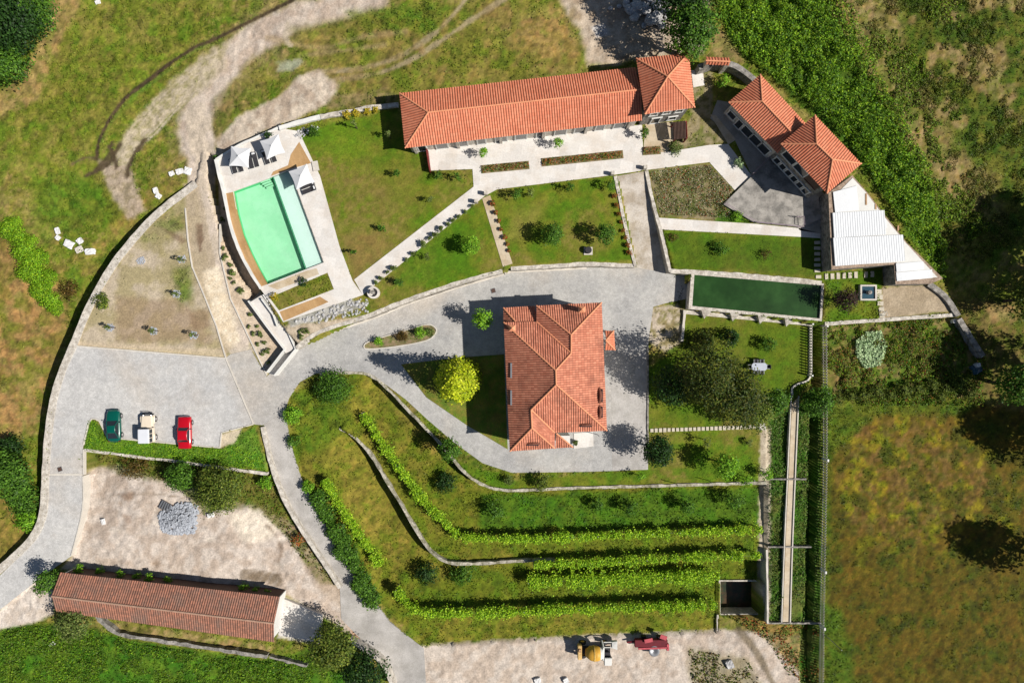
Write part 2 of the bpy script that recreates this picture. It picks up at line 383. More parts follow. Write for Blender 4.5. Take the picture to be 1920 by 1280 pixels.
def npmesh(name, V, F, col, m, parent=None, loc=None):
    me = bpy.data.meshes.new(name); nv = len(V); nf = len(F); k = F.shape[1]
    me.vertices.add(nv); me.vertices.foreach_set('co', V.astype(np.float32).ravel())
    me.loops.add(nf * k); me.loops.foreach_set('vertex_index', F.astype(np.int32).ravel())
    me.polygons.add(nf); me.polygons.foreach_set('loop_start', (np.arange(nf) * k).astype(np.int32)); 
    me.update(calc_edges=True)
    a = me.attributes.new('col', 'FLOAT_COLOR', 'POINT')
    a.data.foreach_set('color', np.concatenate([col, np.ones((nv, 1))], 1).astype(np.float32).ravel())
    me.materials.append(M[m]); me.validate()
    o = bpy.data.objects.new(name, me); COL.objects.link(o)
    if parent is not None: o.parent = parent
    if loc is not None: o.location = loc
    return o
def struct(name, mb, m, **k): return tag(mb.build(name, m, **k), kind='structure')
def dens(P, step=30):
    out = []
    for i in range(len(P)):
        a = P[i]; b = P[(i + 1) % len(P)]; n = max(1, int(math.hypot(b[0] - a[0], b[1] - a[1]) / step))
        out += [(a[0] + (b[0] - a[0]) * t / n, a[1] + (b[1] - a[1]) * t / n) for t in range(n)]
    return out
PAVED = []
def sheet(name, P, zf, m, dz=.06, thick=.5, holes=(), smooth=True):
    """paved surface given by its outline in the photo; zf is a height or a height function"""
    f = zf if callable(zf) else cst(zf)
    if m not in ('lawnmat', 'bedsoil'): PAVED.append((P, holes))
    def cv(Q):
        o = []
        for u, v in Q:
            z = float(f(np.array(float(u)), np.array(float(v)))) + dz; p = U(u, v, z); o.append((p.x, p.y, z))
        return o
    a = cv(dens(P) if callable(zf) else P); hs = [cv(h) for h in holes]
    zt = {(p[0], p[1]): p[2] for l in [a] + hs for p in l}
    mb = MB(); mb.prism(a, lambda p: p[2] - thick, lambda p: p[2], hs)
    return struct(name, mb, m)
def curve(P, closed=False, n=4):
    P = [Vector(p) for p in P]; out = []; k = len(P)
    for i in range(k if closed else k - 1):
        p0 = P[(i - 1) % k] if closed or i > 0 else P[0]; p1 = P[i]; p2 = P[(i + 1) % k]; p3 = P[(i + 2) % k] if closed or i + 2 < k else P[-1]
        for j in range(n):
            t = j / n
            out.append(.5 * ((2 * p1) + (p2 - p0) * t + (2 * p0 - 5 * p1 + 4 * p2 - p3) * t * t + (3 * p1 - p0 - 3 * p2 + p3) * t ** 3))
    if not closed: out.append(P[-1])
    return out
def wallmesh(P, width, zt, zb, rough=.04, smoothn=4):
    """stone wall along photo points; zt may vary per point"""
    zs = zt if isinstance(zt, (list, tuple)) else [zt] * len(P)
    W3 = [U(u, v, z) for (u, v), z in zip(P, zs)]
    C3 = curve(W3, n=smoothn) if smoothn > 1 else W3
    # resample
    R = [C3[0]]
    for i in range(1, len(C3)):
        a, b = C3[i - 1], C3[i]; n = max(1, int((b - a).length / .6))
        R += [a.lerp(b, t / n) for t in range(1, n + 1)]
    mb = MB(); vs = []; fs = []; n = len(R)
    for i, p in enumerate(R):
        d = (R[min(i + 1, n - 1)] - R[max(i - 1, 0)]); d.z = 0; d.normalize(); q = Vector((-d.y, d.x, 0))
        j = [random.uniform(-rough, rough) for _ in range(4)]
        b = zb(p) if callable(zb) else zb
        for sgn, z, k in ((-1, b, 0), (-1, p.z + j[2], 0), (1, p.z + j[3], 1), (1, b, 1)):
            vs.append(p + q * sgn * (width / 2 + j[k]) + Vector((0, 0, z - p.z)))
    for i in range(n - 1):
        o = i * 4
        for a, b in ((0, 1), (1, 2), (2, 3)): fs.append((o + a, o + b, o + 4 + b, o + 4 + a))
    fs += [(0, 3, 2, 1), (4 * n - 4, 4 * n - 3, 4 * n - 2, 4 * n - 1)]
    return mb.add(vs, fs), R[0]
def wall(P, width, zt, zb, label, m='stonewall', name='stone_wall', cat='wall', rough=.05, smoothn=4, group=None):
    rough *= .6
    mb, p0 = wallmesh(P, width, zt, zb, rough, smoothn)
    b = zb(p0) if callable(zb) else zb
    return tag(mb.build(name, m, loc=(p0.x, p0.y, b)), label, cat, group)

# ------------------------------------------------------------------ leaves
def leaf_arrays(P, Nn, size, col, asp=.62):
    n = len(P); r = rng.normal(size=(n, 3)); Nn = Nn / (np.linalg.norm(Nn, axis=1, keepdims=True) + 1e-9)
    t = r - (r * Nn).sum(1, keepdims=True) * Nn; t /= np.linalg.norm(t, axis=1, keepdims=True) + 1e-9; b = np.cross(Nn, t)
    s = np.broadcast_to(np.asarray(size, float).reshape(-1, 1), (n, 1))
    V = np.stack([P - t * s * .5, P + b * s * asp * .5 + Nn * s * .08, P + t * s * .5, P - b * s * asp * .5 + Nn * s * .08], 1).reshape(-1, 3)
    return V, np.arange(n * 4).reshape(n, 4), np.repeat(col, 4, 0)
def leafcol(n, pal, var=.22):
    pal = np.array(pal); c = pal[rng.integers(0, len(pal), n)]
    return np.clip(c * (1 + rng.normal(size=(n, 1)) * var), .002, .9)
def crown_arrays(rx, ry, rz, cz, nclump, per, leaf, pal, shape='round', spread=.28, lumps=.25, upw=.5):
    d = rng.normal(size=(nclump, 3)); d /= np.linalg.norm(d, axis=1, keepdims=True)
    d[:, 2] = np.where(d[:, 2] < -.35, -d[:, 2], d[:, 2])
    r = np.where(rng.random(nclump) < .75, rng.uniform(.78, 1.0, nclump), rng.uniform(.3, .78, nclump))
    r = r * (1 + lumps * (fbm(d[:, 0] * 2 + 5, d[:, 1] * 2 + d[:, 2], 1.3, 2, int(rng.integers(99))) - .5) * 2)
    c = d * r[:, None]
    if shape == 'cone':
        z = rng.random(nclump) ** 1.5; a = rng.random(nclump) * 6.283; q = (1 - z) ** .8 * np.where(rng.random(nclump) < .8, rng.uniform(.8, 1.04, nclump), rng.uniform(.3, .8, nclump))
        c = np.stack([np.cos(a) * q, np.sin(a) * q, z * 2 - 1], 1); d = np.stack([np.cos(a), np.sin(a), np.full(nclump, .6)], 1)
    c = c * np.array([rx, ry, rz])
    sc = spread * (rx + ry) / 2
    P = np.repeat(c, per, 0) + rng.normal(size=(nclump * per, 3)) * sc * .55
    out = np.repeat(d, per, 0)
    Nn = out * .8 + np.array([0, 0, upw]) + rng.normal(size=P.shape) * .55
    cv = np.clip(1 + rng.normal(size=(nclump, 1)) * .2, .5, 1.6)
    col = leafcol(len(P), pal, .16) * np.repeat(cv, per, 0)
    P[:, 2] += cz; P[:, 2] = np.maximum(P[:, 2], .08)
    return leaf_arrays(P, Nn, leaf * rng.uniform(.7, 1.3, len(P)), col)
def trunk_mb(h, r, limbs=5, reach=1.0, lean=(0, 0)):
    mb = MB(); top = Vector((lean[0], lean[1], h))
    mb.tube([(0, 0, -.15), (lean[0] * .3, lean[1] * .3, h * .45), tuple(top)], [r, r * .75, r * .35], 7)
    for k in range(limbs):
        a = 6.283 * k / limbs + random.random(); z = h * random.uniform(.4, .75)
        mb.tube([(lean[0] * z / h, lean[1] * z / h, z), (math.cos(a) * reach * .55, math.sin(a) * reach * .55, z + reach * .35), (math.cos(a) * reach, math.sin(a) * reach, z + reach * .55)], [r * .4, r * .28, r * .08], 5)
    return mb
PAL = {'green': [C(70,105,35), C(88,125,42), C(55,88,30)], 'dark': [C(38,66,28), C(50,80,34), C(30,52,24)], 'bright': [C(110,155,40), C(130,170,50), C(85,130,35)],
 'golden': [C(172,184,34), C(150,166,30), C(126,146,30), C(192,196,54)], 'olive': [C(96,112,62), C(80,98,50), C(112,122,72)], 'brown': [C(86,68,36), C(104,84,44), C(70,60,30)],
 'silverx': [C(188,206,180), C(168,190,162), C(150,176,148)], 'purple': [C(56,40,42), C(70,48,46), C(44,34,36)], 'vine': [C(150,186,44), C(126,166,38), C(172,200,58), C(100,140,34)], 'yellow': [C(186,160,50), C(166,150,44), C(140,136,46)],
 'conifer': [C(58,72,26), C(68,82,30), C(42,58,24), C(84,86,34)], 'bracken': [C(104,146,30), C(124,164,38), C(84,124,26), C(142,170,44)], 'silver': [C(150,168,140), C(130,150,122), C(110,136,104)],
 'flower': [C(150,72,44), C(120,92,44), C(92,104,44), C(168,96,60)], 'oaky': [C(84,102,40), C(98,114,46), C(66,84,34), C(112,120,52)]}
for _k in PAL: PAL[_k] = [(r * 1.5, g * 1.5, b * 1.15) for r, g, b in PAL[_k]]
def plant(name, label, cat, u, v, rpx, h, pal, shape='round', leaf=.3, dens_=1.0, group=None, trunk=True, base=0.0, squash=1.0, spread=.28, loc=None, lumps=.25, clump_mul=1.0):
    """a tree or shrub whose crown is seen centred on photo pixel (u,v) with radius rpx"""
    zc_rel = base + (h - base) * .5
    if loc is None:
        g = G(u, v)
        for _ in range(3):
            zc = g.z + zc_rel; p = U(u, v, zc); z = float(height(np.array([p.x]), np.array([p.y]), False)[0]); g = Vector((p.x, p.y, z))
    else: g = Vector(loc)
    r = rpx * MPP * (CZ - g.z - zc_rel) / 90 * .93
    t = thing(name, label, cat, g, 0, group)
    ncl = int(max(12, 46 * (r / 1.2) ** 1.7 * dens_ * clump_mul)); ncl = min(ncl, 900)
    per = 16
    V, F, c = crown_arrays(r, r * squash, (h - base) * .5, zc_rel, ncl, per, leaf, PAL[pal], shape, spread if r > .8 else .4, lumps)
    npmesh('crown' if trunk else 'foliage', V, F, c, 'leaf', t)
    (trunk_mb(h * .62, max(.05, h * .028), 5, r * .6) if trunk else trunk_mb(h * .5, .04, 3, r * .4)).build('trunk' if trunk else 'stem', 'bark', t, local=True)
    return t
# ------------------------------------------------------------------ ground sheet
gx = np.concatenate([[-900, -400, -200, -120, -90], np.arange(-76, 76.01, .24), [90, 120, 200, 400, 900]])
gy = np.concatenate([[-900, -400, -200, -100, -65], np.arange(-52, 52.01, .24), [65, 100, 200, 400, 900]])
X, Y = np.meshgrid(gx, gy); Z = height(X.ravel(), Y.ravel()).reshape(X.shape)
PU = (960 + X / MPP * 90 / (CZ - Z)); PV = (640 - Y / MPP * 90 / (CZ - Z))
n1 = fbm(X, Y, .12, 5, 1); n2 = fbm(X, Y, .5, 5, 2); n3 = fbm(X, Y, 1.9, 4, 5); n4 = fbm(X, Y, .9, 4, 8); nw = (fbm(X, Y, .3, 5, 9) - .5) * 2; nf = (fbm(X, Y, 1.6, 4, 12) - .5) * 2
def arr(c): return np.array(C(*c))
GC = np.zeros(X.shape + (3,))
def lay(mask, c, c2=None, nn=None):
    global GC
    c = arr(c)[None, None]
    if c2 is not None:
        k = sstep((nn - .36) / .28)[..., None]; c = c * (1 - k) + arr(c2)[None, None] * k
    GC = GC * (1 - mask[..., None]) + c * mask[..., None]
def pm(P, feather=6, wob=0, fine=0, k=1.0):
    P = np.array(P, float); lo = P.min(0) - 40; hi = P.max(0) + 40
    m = np.zeros(X.shape); s = (PU > lo[0]) & (PU < hi[0]) & (PV > lo[1]) & (PV < hi[1])
    u = PU[s]; v = PV[s]; d = segdist(P, u, v, True); d = np.where(inside(P, u, v), d, -d)
    d = d + nw[s] * wob + nf[s] * fine
    m[s] = sstep(d / feather + .5) * k; return m
def sm(P, w, feather=4, wob=0, fine=0, k=1.0):
    P = np.array([tuple(q) for q in curve([(a, b, 0) for a, b in P])])[:, :2]; lo = P.min(0) - 60; hi = P.max(0) + 60
    m = np.zeros(X.shape); s = (PU > lo[0]) & (PU < hi[0]) & (PV > lo[1]) & (PV < hi[1])
    d = w / 2 - segdist(P, PU[s], PV[s]) + nw[s] * wob + nf[s] * fine
    m[s] = sstep(d / feather + .5) * k; return m
one = np.ones(X.shape)
# wild olive grass everywhere
lay(one, (142, 136, 62), (112, 126, 46), n2)
lay(sstep((n1 - .45) / .2) * .7, (158, 142, 84), (140, 134, 62), n4)
lay(sstep((n3 - .56) / .12) * .55, (94, 118, 34))
lay(sstep((fbm(X, Y, 2.6, 4, 21) - .6) / .1) * .5, (176, 152, 96))
# west fields
lay(pm([(-60,0),(420,-20),(330,120),(180,300),(280,420),(90,420),(-60,200)], 40, 14, 4, .7), (140, 138, 62), (116, 132, 44), n4)
lay(pm([(70,190),(120,60),(150,0),(110,-20),(80,60),(40,150),(-30,190),(-30,230)], 14, 6, 4, .75), (184, 152, 100), (162, 140, 80), n3)
lay(pm([(60,430),(60,330),(180,330),(230,420),(150,420)], 40, 14, 8, .6), (88, 122, 34))
lay(pm([(-40,430),(60,460),(130,570),(120,640),(70,800),(0,830),(-40,900)], 30, 14, 8, .9), (172, 136, 84), (138, 122, 58), n4)
lay(pm([(-40,930),(20,930),(70,1000),(0,1060),(-40,1070)], 14, 6, 6, .9), (168, 140, 70), (136, 124, 52), n3)
lay(pm([(120,500),(200,470),(250,420),(330,340),(260,370),(190,440)], 20, 10, 6, .7), (170, 140, 76), (146, 134, 60), n3)
# track in the north west
dirt, dirt2 = (212, 196, 180), (196, 176, 158)
lay(sm([(700,-4),(600,24),(500,58),(438,105),(394,165),(370,220),(368,260),(385,300)], 100, 30, 12, 6, .6), (166, 146, 104), (140, 130, 76), n3)
lay(sm([(700,-4),(600,24),(500,58),(438,105),(394,165),(370,220),(368,260),(385,300)], 56, 18, 9, 6), dirt, dirt2, n4)
lay(sm([(372,215),(380,300),(378,380),(395,470),(420,560),(445,640)], 48, 6, 3, 2), dirt, (206, 190, 170), n2)
for k, off in enumerate((0, 14, 26, 40, 52)):
    lay(sm([(415 - off * .5, 120 + off * .6), (340 - off * .6, 190 + off * .4), (270 - off * .3, 250 + off * .2), (205 + off * .7, 310 + off * .1)], 7, 5, 3, 2.5, .8), (190, 172, 146), dirt2, n3)
lay(pm([(185,300),(240,310),(272,395),(262,402),(240,412),(200,350)], 10, 5, 5, .85), dirt2, (166, 148, 124), n3)
for k_ in range(15):
    o_ = k_ * 4.4
    lay(sm([(418 - o_ * .3, 88 + o_ * .9), (342 - o_ * .2, 142 + o_ * 1.15), (280 + o_ * .25, 200 + o_ * .85), (236 + o_ * .5, 254 + o_ * .35), (210 + o_ * .5, 308)], 2.6, 2.2, 2.0, 1.0, .8), (216, 200, 176) if k_ % 2 else (140, 140, 84))
lay(pm([(430,78),(400,92),(335,140),(278,195),(232,250),(206,304),(240,312),(275,258),(318,215),(380,175),(420,130)], 12, 5, 5, .75), (200, 184, 160), (168, 156, 116), n3)
for L in ([(160,330),(200,310),(225,270)], [(180,320),(205,290),(210,268)], [(238,330),(246,300),(272,262)], [(218,312),(212,290),(204,275)]):
    lay(sm(L, 8, 4, 2, 2, .95), (84, 70, 50))
lay(sm([(135,308),(160,296),(181,298)], 6, 4, 1, 2, .8), (110, 92, 70))
lay(sm([(181,297),(186,265),(205,225),(235,185),(280,150),(320,118),(365,90),(400,75),(470,40),(545,2),(570,-20)], 7.5, 3, 1.2, 1.5), (70, 58, 42), (92, 76, 54), n3)
lay(sm([(190,268),(212,226),(242,190),(290,152),(330,122),(372,92),(410,82)], 5, 4, 1, 2, .5), (110, 140, 70))
# north field
lay(pm([(540,50),(720,20),(880,0),(1050,0),(1090,90),(1060,140),(750,178),(640,170),(600,120),(560,90)], 26, 10, 6, .85), (118, 122, 48), (146, 132, 66), n2)
lay(pm([(640,20),(840,10),(860,50),(700,60)], 20, 8, 6, .7), (98, 126, 42), (118, 128, 48), n3)
lay(pm([(950,20),(1060,10),(1090,110),(1010,110)], 24, 10, 6, .7), (186, 152, 92), (168, 140, 74), n3)
for L in ([(600,135),(680,128),(760,100),(830,50),(880,-10)], [(630,150),(720,135),(800,95),(880,40),(960,-10)]):
    lay(sm(L, 9, 6, 3, 3, .75), (170, 152, 124))
lay(sm([(500,70),(600,90),(680,70),(760,60)], 10, 8, 4, 3, .55), (176, 152, 110)); lay(sm([(560,105),(640,95),(720,86)], 9, 8, 4, 3, .5), (180, 156, 116))
lay(sm([(540,45),(535,70),(545,86)], 10, 6, 3, 3, .7), (200, 184, 160))
lay(pm([(520,120),(560,108),(570,118),(545,135),(520,135)], 8, 3, 5, .7), (176, 180, 158))
lay(pm([(1045,-10),(1200,-10),(1330,0),(1320,100),(1190,108),(1150,125),(1100,122),(1085,60),(1060,20)], 16, 6, 5, .95), (206, 188, 168), (182, 160, 138), n4)
lay(pm([(1110,52),(1132,45),(1146,65),(1118,72)], 8, 2, 3, .9), (208, 206, 204))
lay(pm([(560,60),(1080,10),(1090,140),(760,176),(630,180)], 40, 14, 9) * sstep((fbm(X, Y, .35, 4, 83) - .48) / .12) * .55, (162, 136, 82), (140, 122, 60), n3)
lay(pm([(405,262),(450,215),(520,185),(560,140),(600,135),(632,160),(622,190),(600,200),(555,225),(500,248),(446,272),(408,292)], 10, 5, 5, .95), (214, 198, 180), (188, 168, 150), n4)
lay(pm([(400,190),(440,150),(500,150),(490,185),(440,215),(410,260),(396,240)], 14, 5, 6, .7), (120, 118, 56), (154, 132, 84), n3)
lay(pm([(620,180),(720,165),(745,180),(740,196),(650,208),(610,200)], 12, 4, 5, .8), (150, 130, 92), (120, 112, 66), n3)
# garden lawns
LG, LG2, LG3 = (92, 122, 28), (118, 126, 42), (146, 128, 70)
LM = np.zeros(X.shape)
for P in ([(556,250),(745,204),(765,285),(800,285),(804,322),(886,318),(888,350),(664,524),(610,410)], [(680,554),(905,368),(945,505),(860,530),(770,560),(692,590)],
          [(905,368),(930,356),(1152,330),(1190,497),(1100,495),(950,502)], [(1240,432),(1545,445),(1545,530),(1258,505)], [(505,558),(614,512),(626,542),(523,582)],
          [(1545,510),(1655,505),(1645,600),(1548,605)], [(1285,585),(1520,608),(1520,715),(1440,800),(1440,903),(960,918),(900,905),(1215,880),(1215,690),(1280,650)],
          [(752,683),(945,660),(952,842),(880,800),(800,745)], [(840,855),(900,880),(960,886),(960,920),(900,908)]):
    m = pm(P, 4, 1, 1); LM = np.maximum(LM, m); lay(m, LG, LG2, n2); lay(m * sstep((n1 - .48) / .16) * .75, LG3, (124, 122, 52), n3); lay(m * sstep((n4 - .58) / .12) * .5, (82, 128, 22))
lay(pm([(600,230),(680,230),(690,280),(640,300),(585,280)], 40, 14, 5, .7), (104, 138, 30)); lay(pm([(650,330),(760,290),(800,380),(700,420)], 50, 14, 5, .5), (138, 122, 62))
lay(pm([(640,440),(664,520),(740,466),(700,430)], 20, 8, 4, .8), (146, 122, 66)); lay(pm([(740,480),(830,430),(900,440),(880,510),(760,540)], 40, 14, 5, .7), (84, 124, 24))
lay(pm([(960,385),(1040,370),(1000,440),(930,470)], 30, 14, 5, .6), (150, 138, 72)); lay(pm([(1260,440),(1540,452),(1540,520),(1262,500)], 14, 6, 4, .75), (74, 100, 24), (84, 112, 28), n3)
lay(pm([(1290,590),(1515,612),(1515,705),(1430,790),(1225,795)], 18, 8, 4, .5), (84, 110, 24))
lay(pm([(1220,575),(1283,572),(1280,640),(1245,660),(1216,640)], 8, 3, 4), (206, 190, 170), (150, 138, 96), n3)
# heather bed, beds, yard
lay(pm([(1216,318),(1330,306),(1378,356),(1356,385),(1395,412),(1345,415),(1236,405)], 4, 2, 3), (150, 136, 104), (128, 122, 78), n3)
lay(pm([(1350,388),(1415,418),(1340,418)], 6, 2, 3, .9), (72, 118, 30))
lay(pm([(1270,150),(1340,130),(1332,215),(1378,265),(1250,288),(1300,215)], 6, 3, 3), (160, 146, 112), (128, 120, 76), n3)
lay(pm([(1655,540),(1742,532),(1790,582),(1650,598)], 5, 2, 2), (176, 158, 132), (190, 172, 146), n4)
lay(pm([(408,300),(420,365),(445,465),(490,545),(535,650),(500,700),(470,640),(430,560),(412,470),(412,400)], 4, 1, 1), (222, 202, 178), (208, 186, 160), n4)
lay(pm([(530,612),(690,592),(700,588),(600,622),(556,652)], 4, 1, 1), (212, 194, 170), (180, 164, 140), n3)
lay(pm([(540,600),(655,560),(690,572),(600,600),(545,612)], 4, 1, 2, .9), (150, 148, 142), (206, 202, 196), n3)
# wedge of dry garden and car park edge
lay(pm([(366,350),(420,660),(136,648),(160,592),(192,540),(252,450)], 5, 2, 2), (198, 182, 158), (174, 160, 122), n2)
lay(pm([(250,440),(350,360),(350,420),(300,470)], 20, 8, 6, .7), (148, 138, 82)); lay(pm([(320,500),(355,500),(362,560),(335,580)], 16, 6, 5, .7), (112, 128, 62)); lay(pm([(220,560),(340,560),(400,640),(220,640)], 20, 8, 6, .6), (160, 134, 108))
lay(pm([(292,420),(340,405),(342,425),(322,440)], 12, 4, 4, .6), (112, 126, 70))
lay(pm([(135,640),(420,655),(428,672),(280,664),(136,650)], 8, 3, 3, .8), (214, 194, 166)); lay(pm([(345,345),(372,345),(440,660),(418,662),(356,480)], 5, 1, 2, .8), (186, 168, 142))
lay(pm([(378,510),(410,500),(430,560),(450,640),(430,655),(400,600)], 10, 4, 4, .95), (246, 230, 204), (232, 212, 182), n3)
lay(pm([(368,420),(380,420),(382,450),(374,470),(368,450)], 5, 2, 2, .8), (128, 104, 84)); lay(sm([(376,445),(376,470)], 5, 3, 1, 1, .8), (132, 108, 88))
lay(pm([(300,425),(335,440),(350,452),(340,458)], 6, 2, 3, .6), (128, 100, 76)); lay(pm([(352,580),(395,580),(395,610),(362,618)], 12, 4, 4, .7), (150, 124, 98))
lay(pm([(430,655),(500,640),(500,705),(475,660),(432,672)], 8, 3, 4, .8), (214, 200, 182))
# yard with rubble, barn ground
lay(pm([(156,880),(220,868),(330,905),(470,945),(560,985),(640,1105),(700,1150),(760,1215),(690,1215),(600,1150),(540,1115),(110,1068),(130,1045)], 10, 5, 3), (214, 200, 187), (196, 178, 162), n4)
lay(pm([(420,965),(500,950),(530,990),(515,1010),(460,1015)], 16, 6, 5, .85), (236, 222, 202)); lay(pm([(560,1040),(690,1120),(760,1200),(700,1190),(600,1110)], 14, 5, 4, .6), (178, 156, 132))
lay(sm([(500,985),(515,1000),(528,1030),(522,1052)], 6, 5, 2, 3, .7), (140, 118, 98)); lay(pm([(450,1070),(520,1075),(530,1090),(450,1085)], 6, 2, 3, .7), (134, 118, 98))
lay(pm([(220,925),(250,920),(252,936),(232,940)], 8, 3, 3, .7), (140, 112, 88)); lay(pm([(225,960),(248,966),(246,985),(236,985)], 7, 3, 3, .6), (146, 118, 96))
lay(pm([(160,790),(178,786),(200,818),(420,842),(440,815),(480,800),(500,880),(330,862),(158,842)], 5, 2, 3), (96, 138, 46), (112, 146, 60), n3)
lay(pm([(412,838),(416,812),(455,802),(440,830)], 5, 2, 2, .9), (220, 204, 178)); lay(pm([(430,835),(500,850),(500,880),(430,862)], 8, 3, 4, .8), (110, 150, 66))
lay(pm([(158,846),(330,868),(500,888),(560,960),(560,1000),(470,950),(380,960),(320,905),(220,890),(180,866)], 10, 5, 5, .8), (118, 112, 56), (104, 120, 48), n3)
lay(pm([(470,940),(560,985),(600,1045),(632,1098),(600,1095),(540,1010)], 6, 3, 4, .9), (120, 118, 66), (150, 134, 100), n3)
lay(pm([(-10,1150),(60,1085),(100,1075),(100,1150),(60,1170),(-10,1180)], 8, 4, 3), (226, 213, 200), (212, 196, 180), n4)
lay(pm([(528,1118),(605,1150),(600,1205),(520,1195)], 6, 2, 3), (224, 216, 202), (208, 198, 182), n3)
lay(pm([(650,1150),(690,1170),(730,1230),(715,1235),(660,1190)], 12, 4, 5, .7), (204, 150, 100))
lay(pm([(-20,1185),(60,1168),(180,1175),(240,1200),(500,1235),(580,1215),(720,1300),(-20,1300)], 8, 4, 4), (76, 118, 32), (98, 130, 40), n2)
lay(pm([(170,1160),(300,1180),(515,1210),(500,1228),(380,1212),(250,1195)], 8, 3, 4, .8), (130, 122, 62), (190, 160, 110), n3)
rs_ = random.Random(4)
for _ in range(26):
    u_, v_ = rs_.uniform(190, 560), rs_.uniform(935, 1065); a_, b_ = rs_.uniform(4, 16), rs_.uniform(3, 8)
    lay(pm([(u_ - a_, v_), (u_, v_ - b_), (u_ + a_, v_), (u_, v_ + b_)], 8, 3, 4, rs_.uniform(.25, .7)), rs_.choice([(150,124,100),(168,140,112),(236,222,204),(244,234,220),(128,108,88)]))
for _ in range(22):
    u_, v_ = rs_.uniform(820, 1420), rs_.uniform(1205, 1275); a_, b_ = rs_.uniform(5, 30), rs_.uniform(3, 9)
    lay(pm([(u_ - a_, v_), (u_, v_ - b_), (u_ + a_, v_), (u_, v_ + b_)], 8, 3, 4, rs_.uniform(.25, .6)), rs_.choice([(160,134,108),(176,150,122),(232,220,204),(140,122,84)]))
for k_ in range(6): lay(sm([(455 + k_ * 3, 1068 + k_ * 4), (490, 1070 + k_ * 4), (526, 1078 + k_ * 4)], 2.2, 2, .6, .8, .7), (128, 110, 88))
for k_ in range(3): lay(sm([(250, 921 + k_ * 3), (300, 925 + k_), (348, 934)], 1.6, 2, .6, .8, .5), (150, 132, 112))
# terraces
lay(pm([(540,750),(600,700),(690,702),(760,768),(870,890),(940,920),(1432,908),(1430,1085),(1345,1090),(1345,1180),(1000,1195),(830,1205),(790,1200),(700,1120),(590,940),(545,850)], 5, 2, 3), (112, 122, 38), (132, 128, 48), n2)
lay(pm([(620,830),(680,860),(730,960),(790,1030),(740,1080),(640,940)], 34, 14, 6, .75), (152, 134, 56), (128, 126, 46), n3); lay(pm([(690,715),(740,740),(860,890),(900,915),(840,880)], 18, 8, 5, .6), (156, 136, 64))
lay(pm([(900,925),(1430,915),(1430,985),(900,995)], 12, 6, 5, .85), (70, 112, 26), (86, 124, 32), n3); lay(pm([(550,740),(640,720),(660,790),(600,860),(560,840)], 24, 10, 6, .6), (92, 120, 36))
lay(pm([(800,1150),(1340,1130),(1345,1178),(900,1200),(790,1195)], 16, 8, 6, .7), (142, 136, 52), (118, 124, 42), n3)
lay(pm([(960,1010),(1420,1000),(1420,1040),(960,1048)], 10, 5, 5, .6), (104, 124, 36)); lay(pm([(860,1060),(1420,1050),(1340,1130),(780,1135)], 16, 8, 6, .5), (96, 122, 30))
# southern dirt
lay(pm([(770,1215),(830,1206),(1000,1195),(1345,1180),(1500,1190),(1500,1300),(770,1300)], 6, 2, 4), (214, 200, 186), (200, 182, 165), n4)
lay(pm([(1290,1215),(1400,1235),(1440,1300),(1300,1300)], 20, 8, 7, .6), (124, 116, 62)); lay(pm([(1370,1150),(1480,1165),(1530,1230),(1500,1260),(1430,1190)], 14, 6, 7, .85), (118, 116, 52), (178, 140, 80), n3)
lay(sm([(1385,1180),(1420,1225),(1455,1290)], 12, 6, 3, 3, .8), (118, 104, 80))
# strips beside the walkway, vegetable ground, east field
lay(pm([(1440,780),(1540,740),(1540,1300),(1500,1300),(1500,1170),(1440,1165)], 5, 2, 3), (72, 110, 36), (104, 114, 60), n2)
lay(pm([(1425,800),(1446,800),(1444,1160),(1422,1100)], 4, 1, 3, .95), (206, 192, 170), (188, 172, 150), n3)
lay(pm([(1548,612),(1790,592),(1850,690),(1840,750),(1560,735)], 6, 3, 4), (96, 120, 44), (140, 124, 76), n3); lay(pm([(1560,650),(1620,640),(1600,720),(1550,720)], 20, 8, 7, .7), (146, 122, 70))
lay(pm([(1548,770),(1700,735),(1860,760),(1980,780),(1980,1320),(1545,1320)], 14, 6, 6), (112, 92, 26), (88, 84, 20), n2)
lay(pm([(1590,790),(1760,790),(1880,900),(1760,1020),(1650,1060),(1580,960)], 50, 20, 8, .85), (132, 104, 54), (108, 92, 28), n3)
lay(pm([(1560,790),(1760,770),(1880,840),(1920,1000),(1800,1060),(1600,1080)], 40, 20, 8) * sstep((fbm(X, Y, .7, 4, 71) - .54) / .1) * .8, (146, 132, 30))
lay(pm([(1560,1000),(1980,1000),(1980,1320),(1560,1320)], 60, 20, 8, .6), (92, 84, 22), (106, 88, 26), n3)
lay(pm([(1560,790),(1920,790),(1920,1280),(1560,1280)], 40, 20, 8) * sstep((fbm(X, Y, .5, 4, 72) - .57) / .1) * .7, (74, 86, 20))
lay(pm([(1548,760),(1700,735),(1840,755),(1800,775),(1640,780),(1570,840),(1550,860)], 16, 8, 8, .7), (92, 116, 36)); lay(pm([(1540,1130),(1580,1150),(1610,1300),(1540,1300)], 20, 8, 8, .8), (84, 112, 34))
lay(pm([(1546,850),(1560,850),(1556,1140),(1542,1140)], 10, 3, 4, .6), (86, 108, 30))
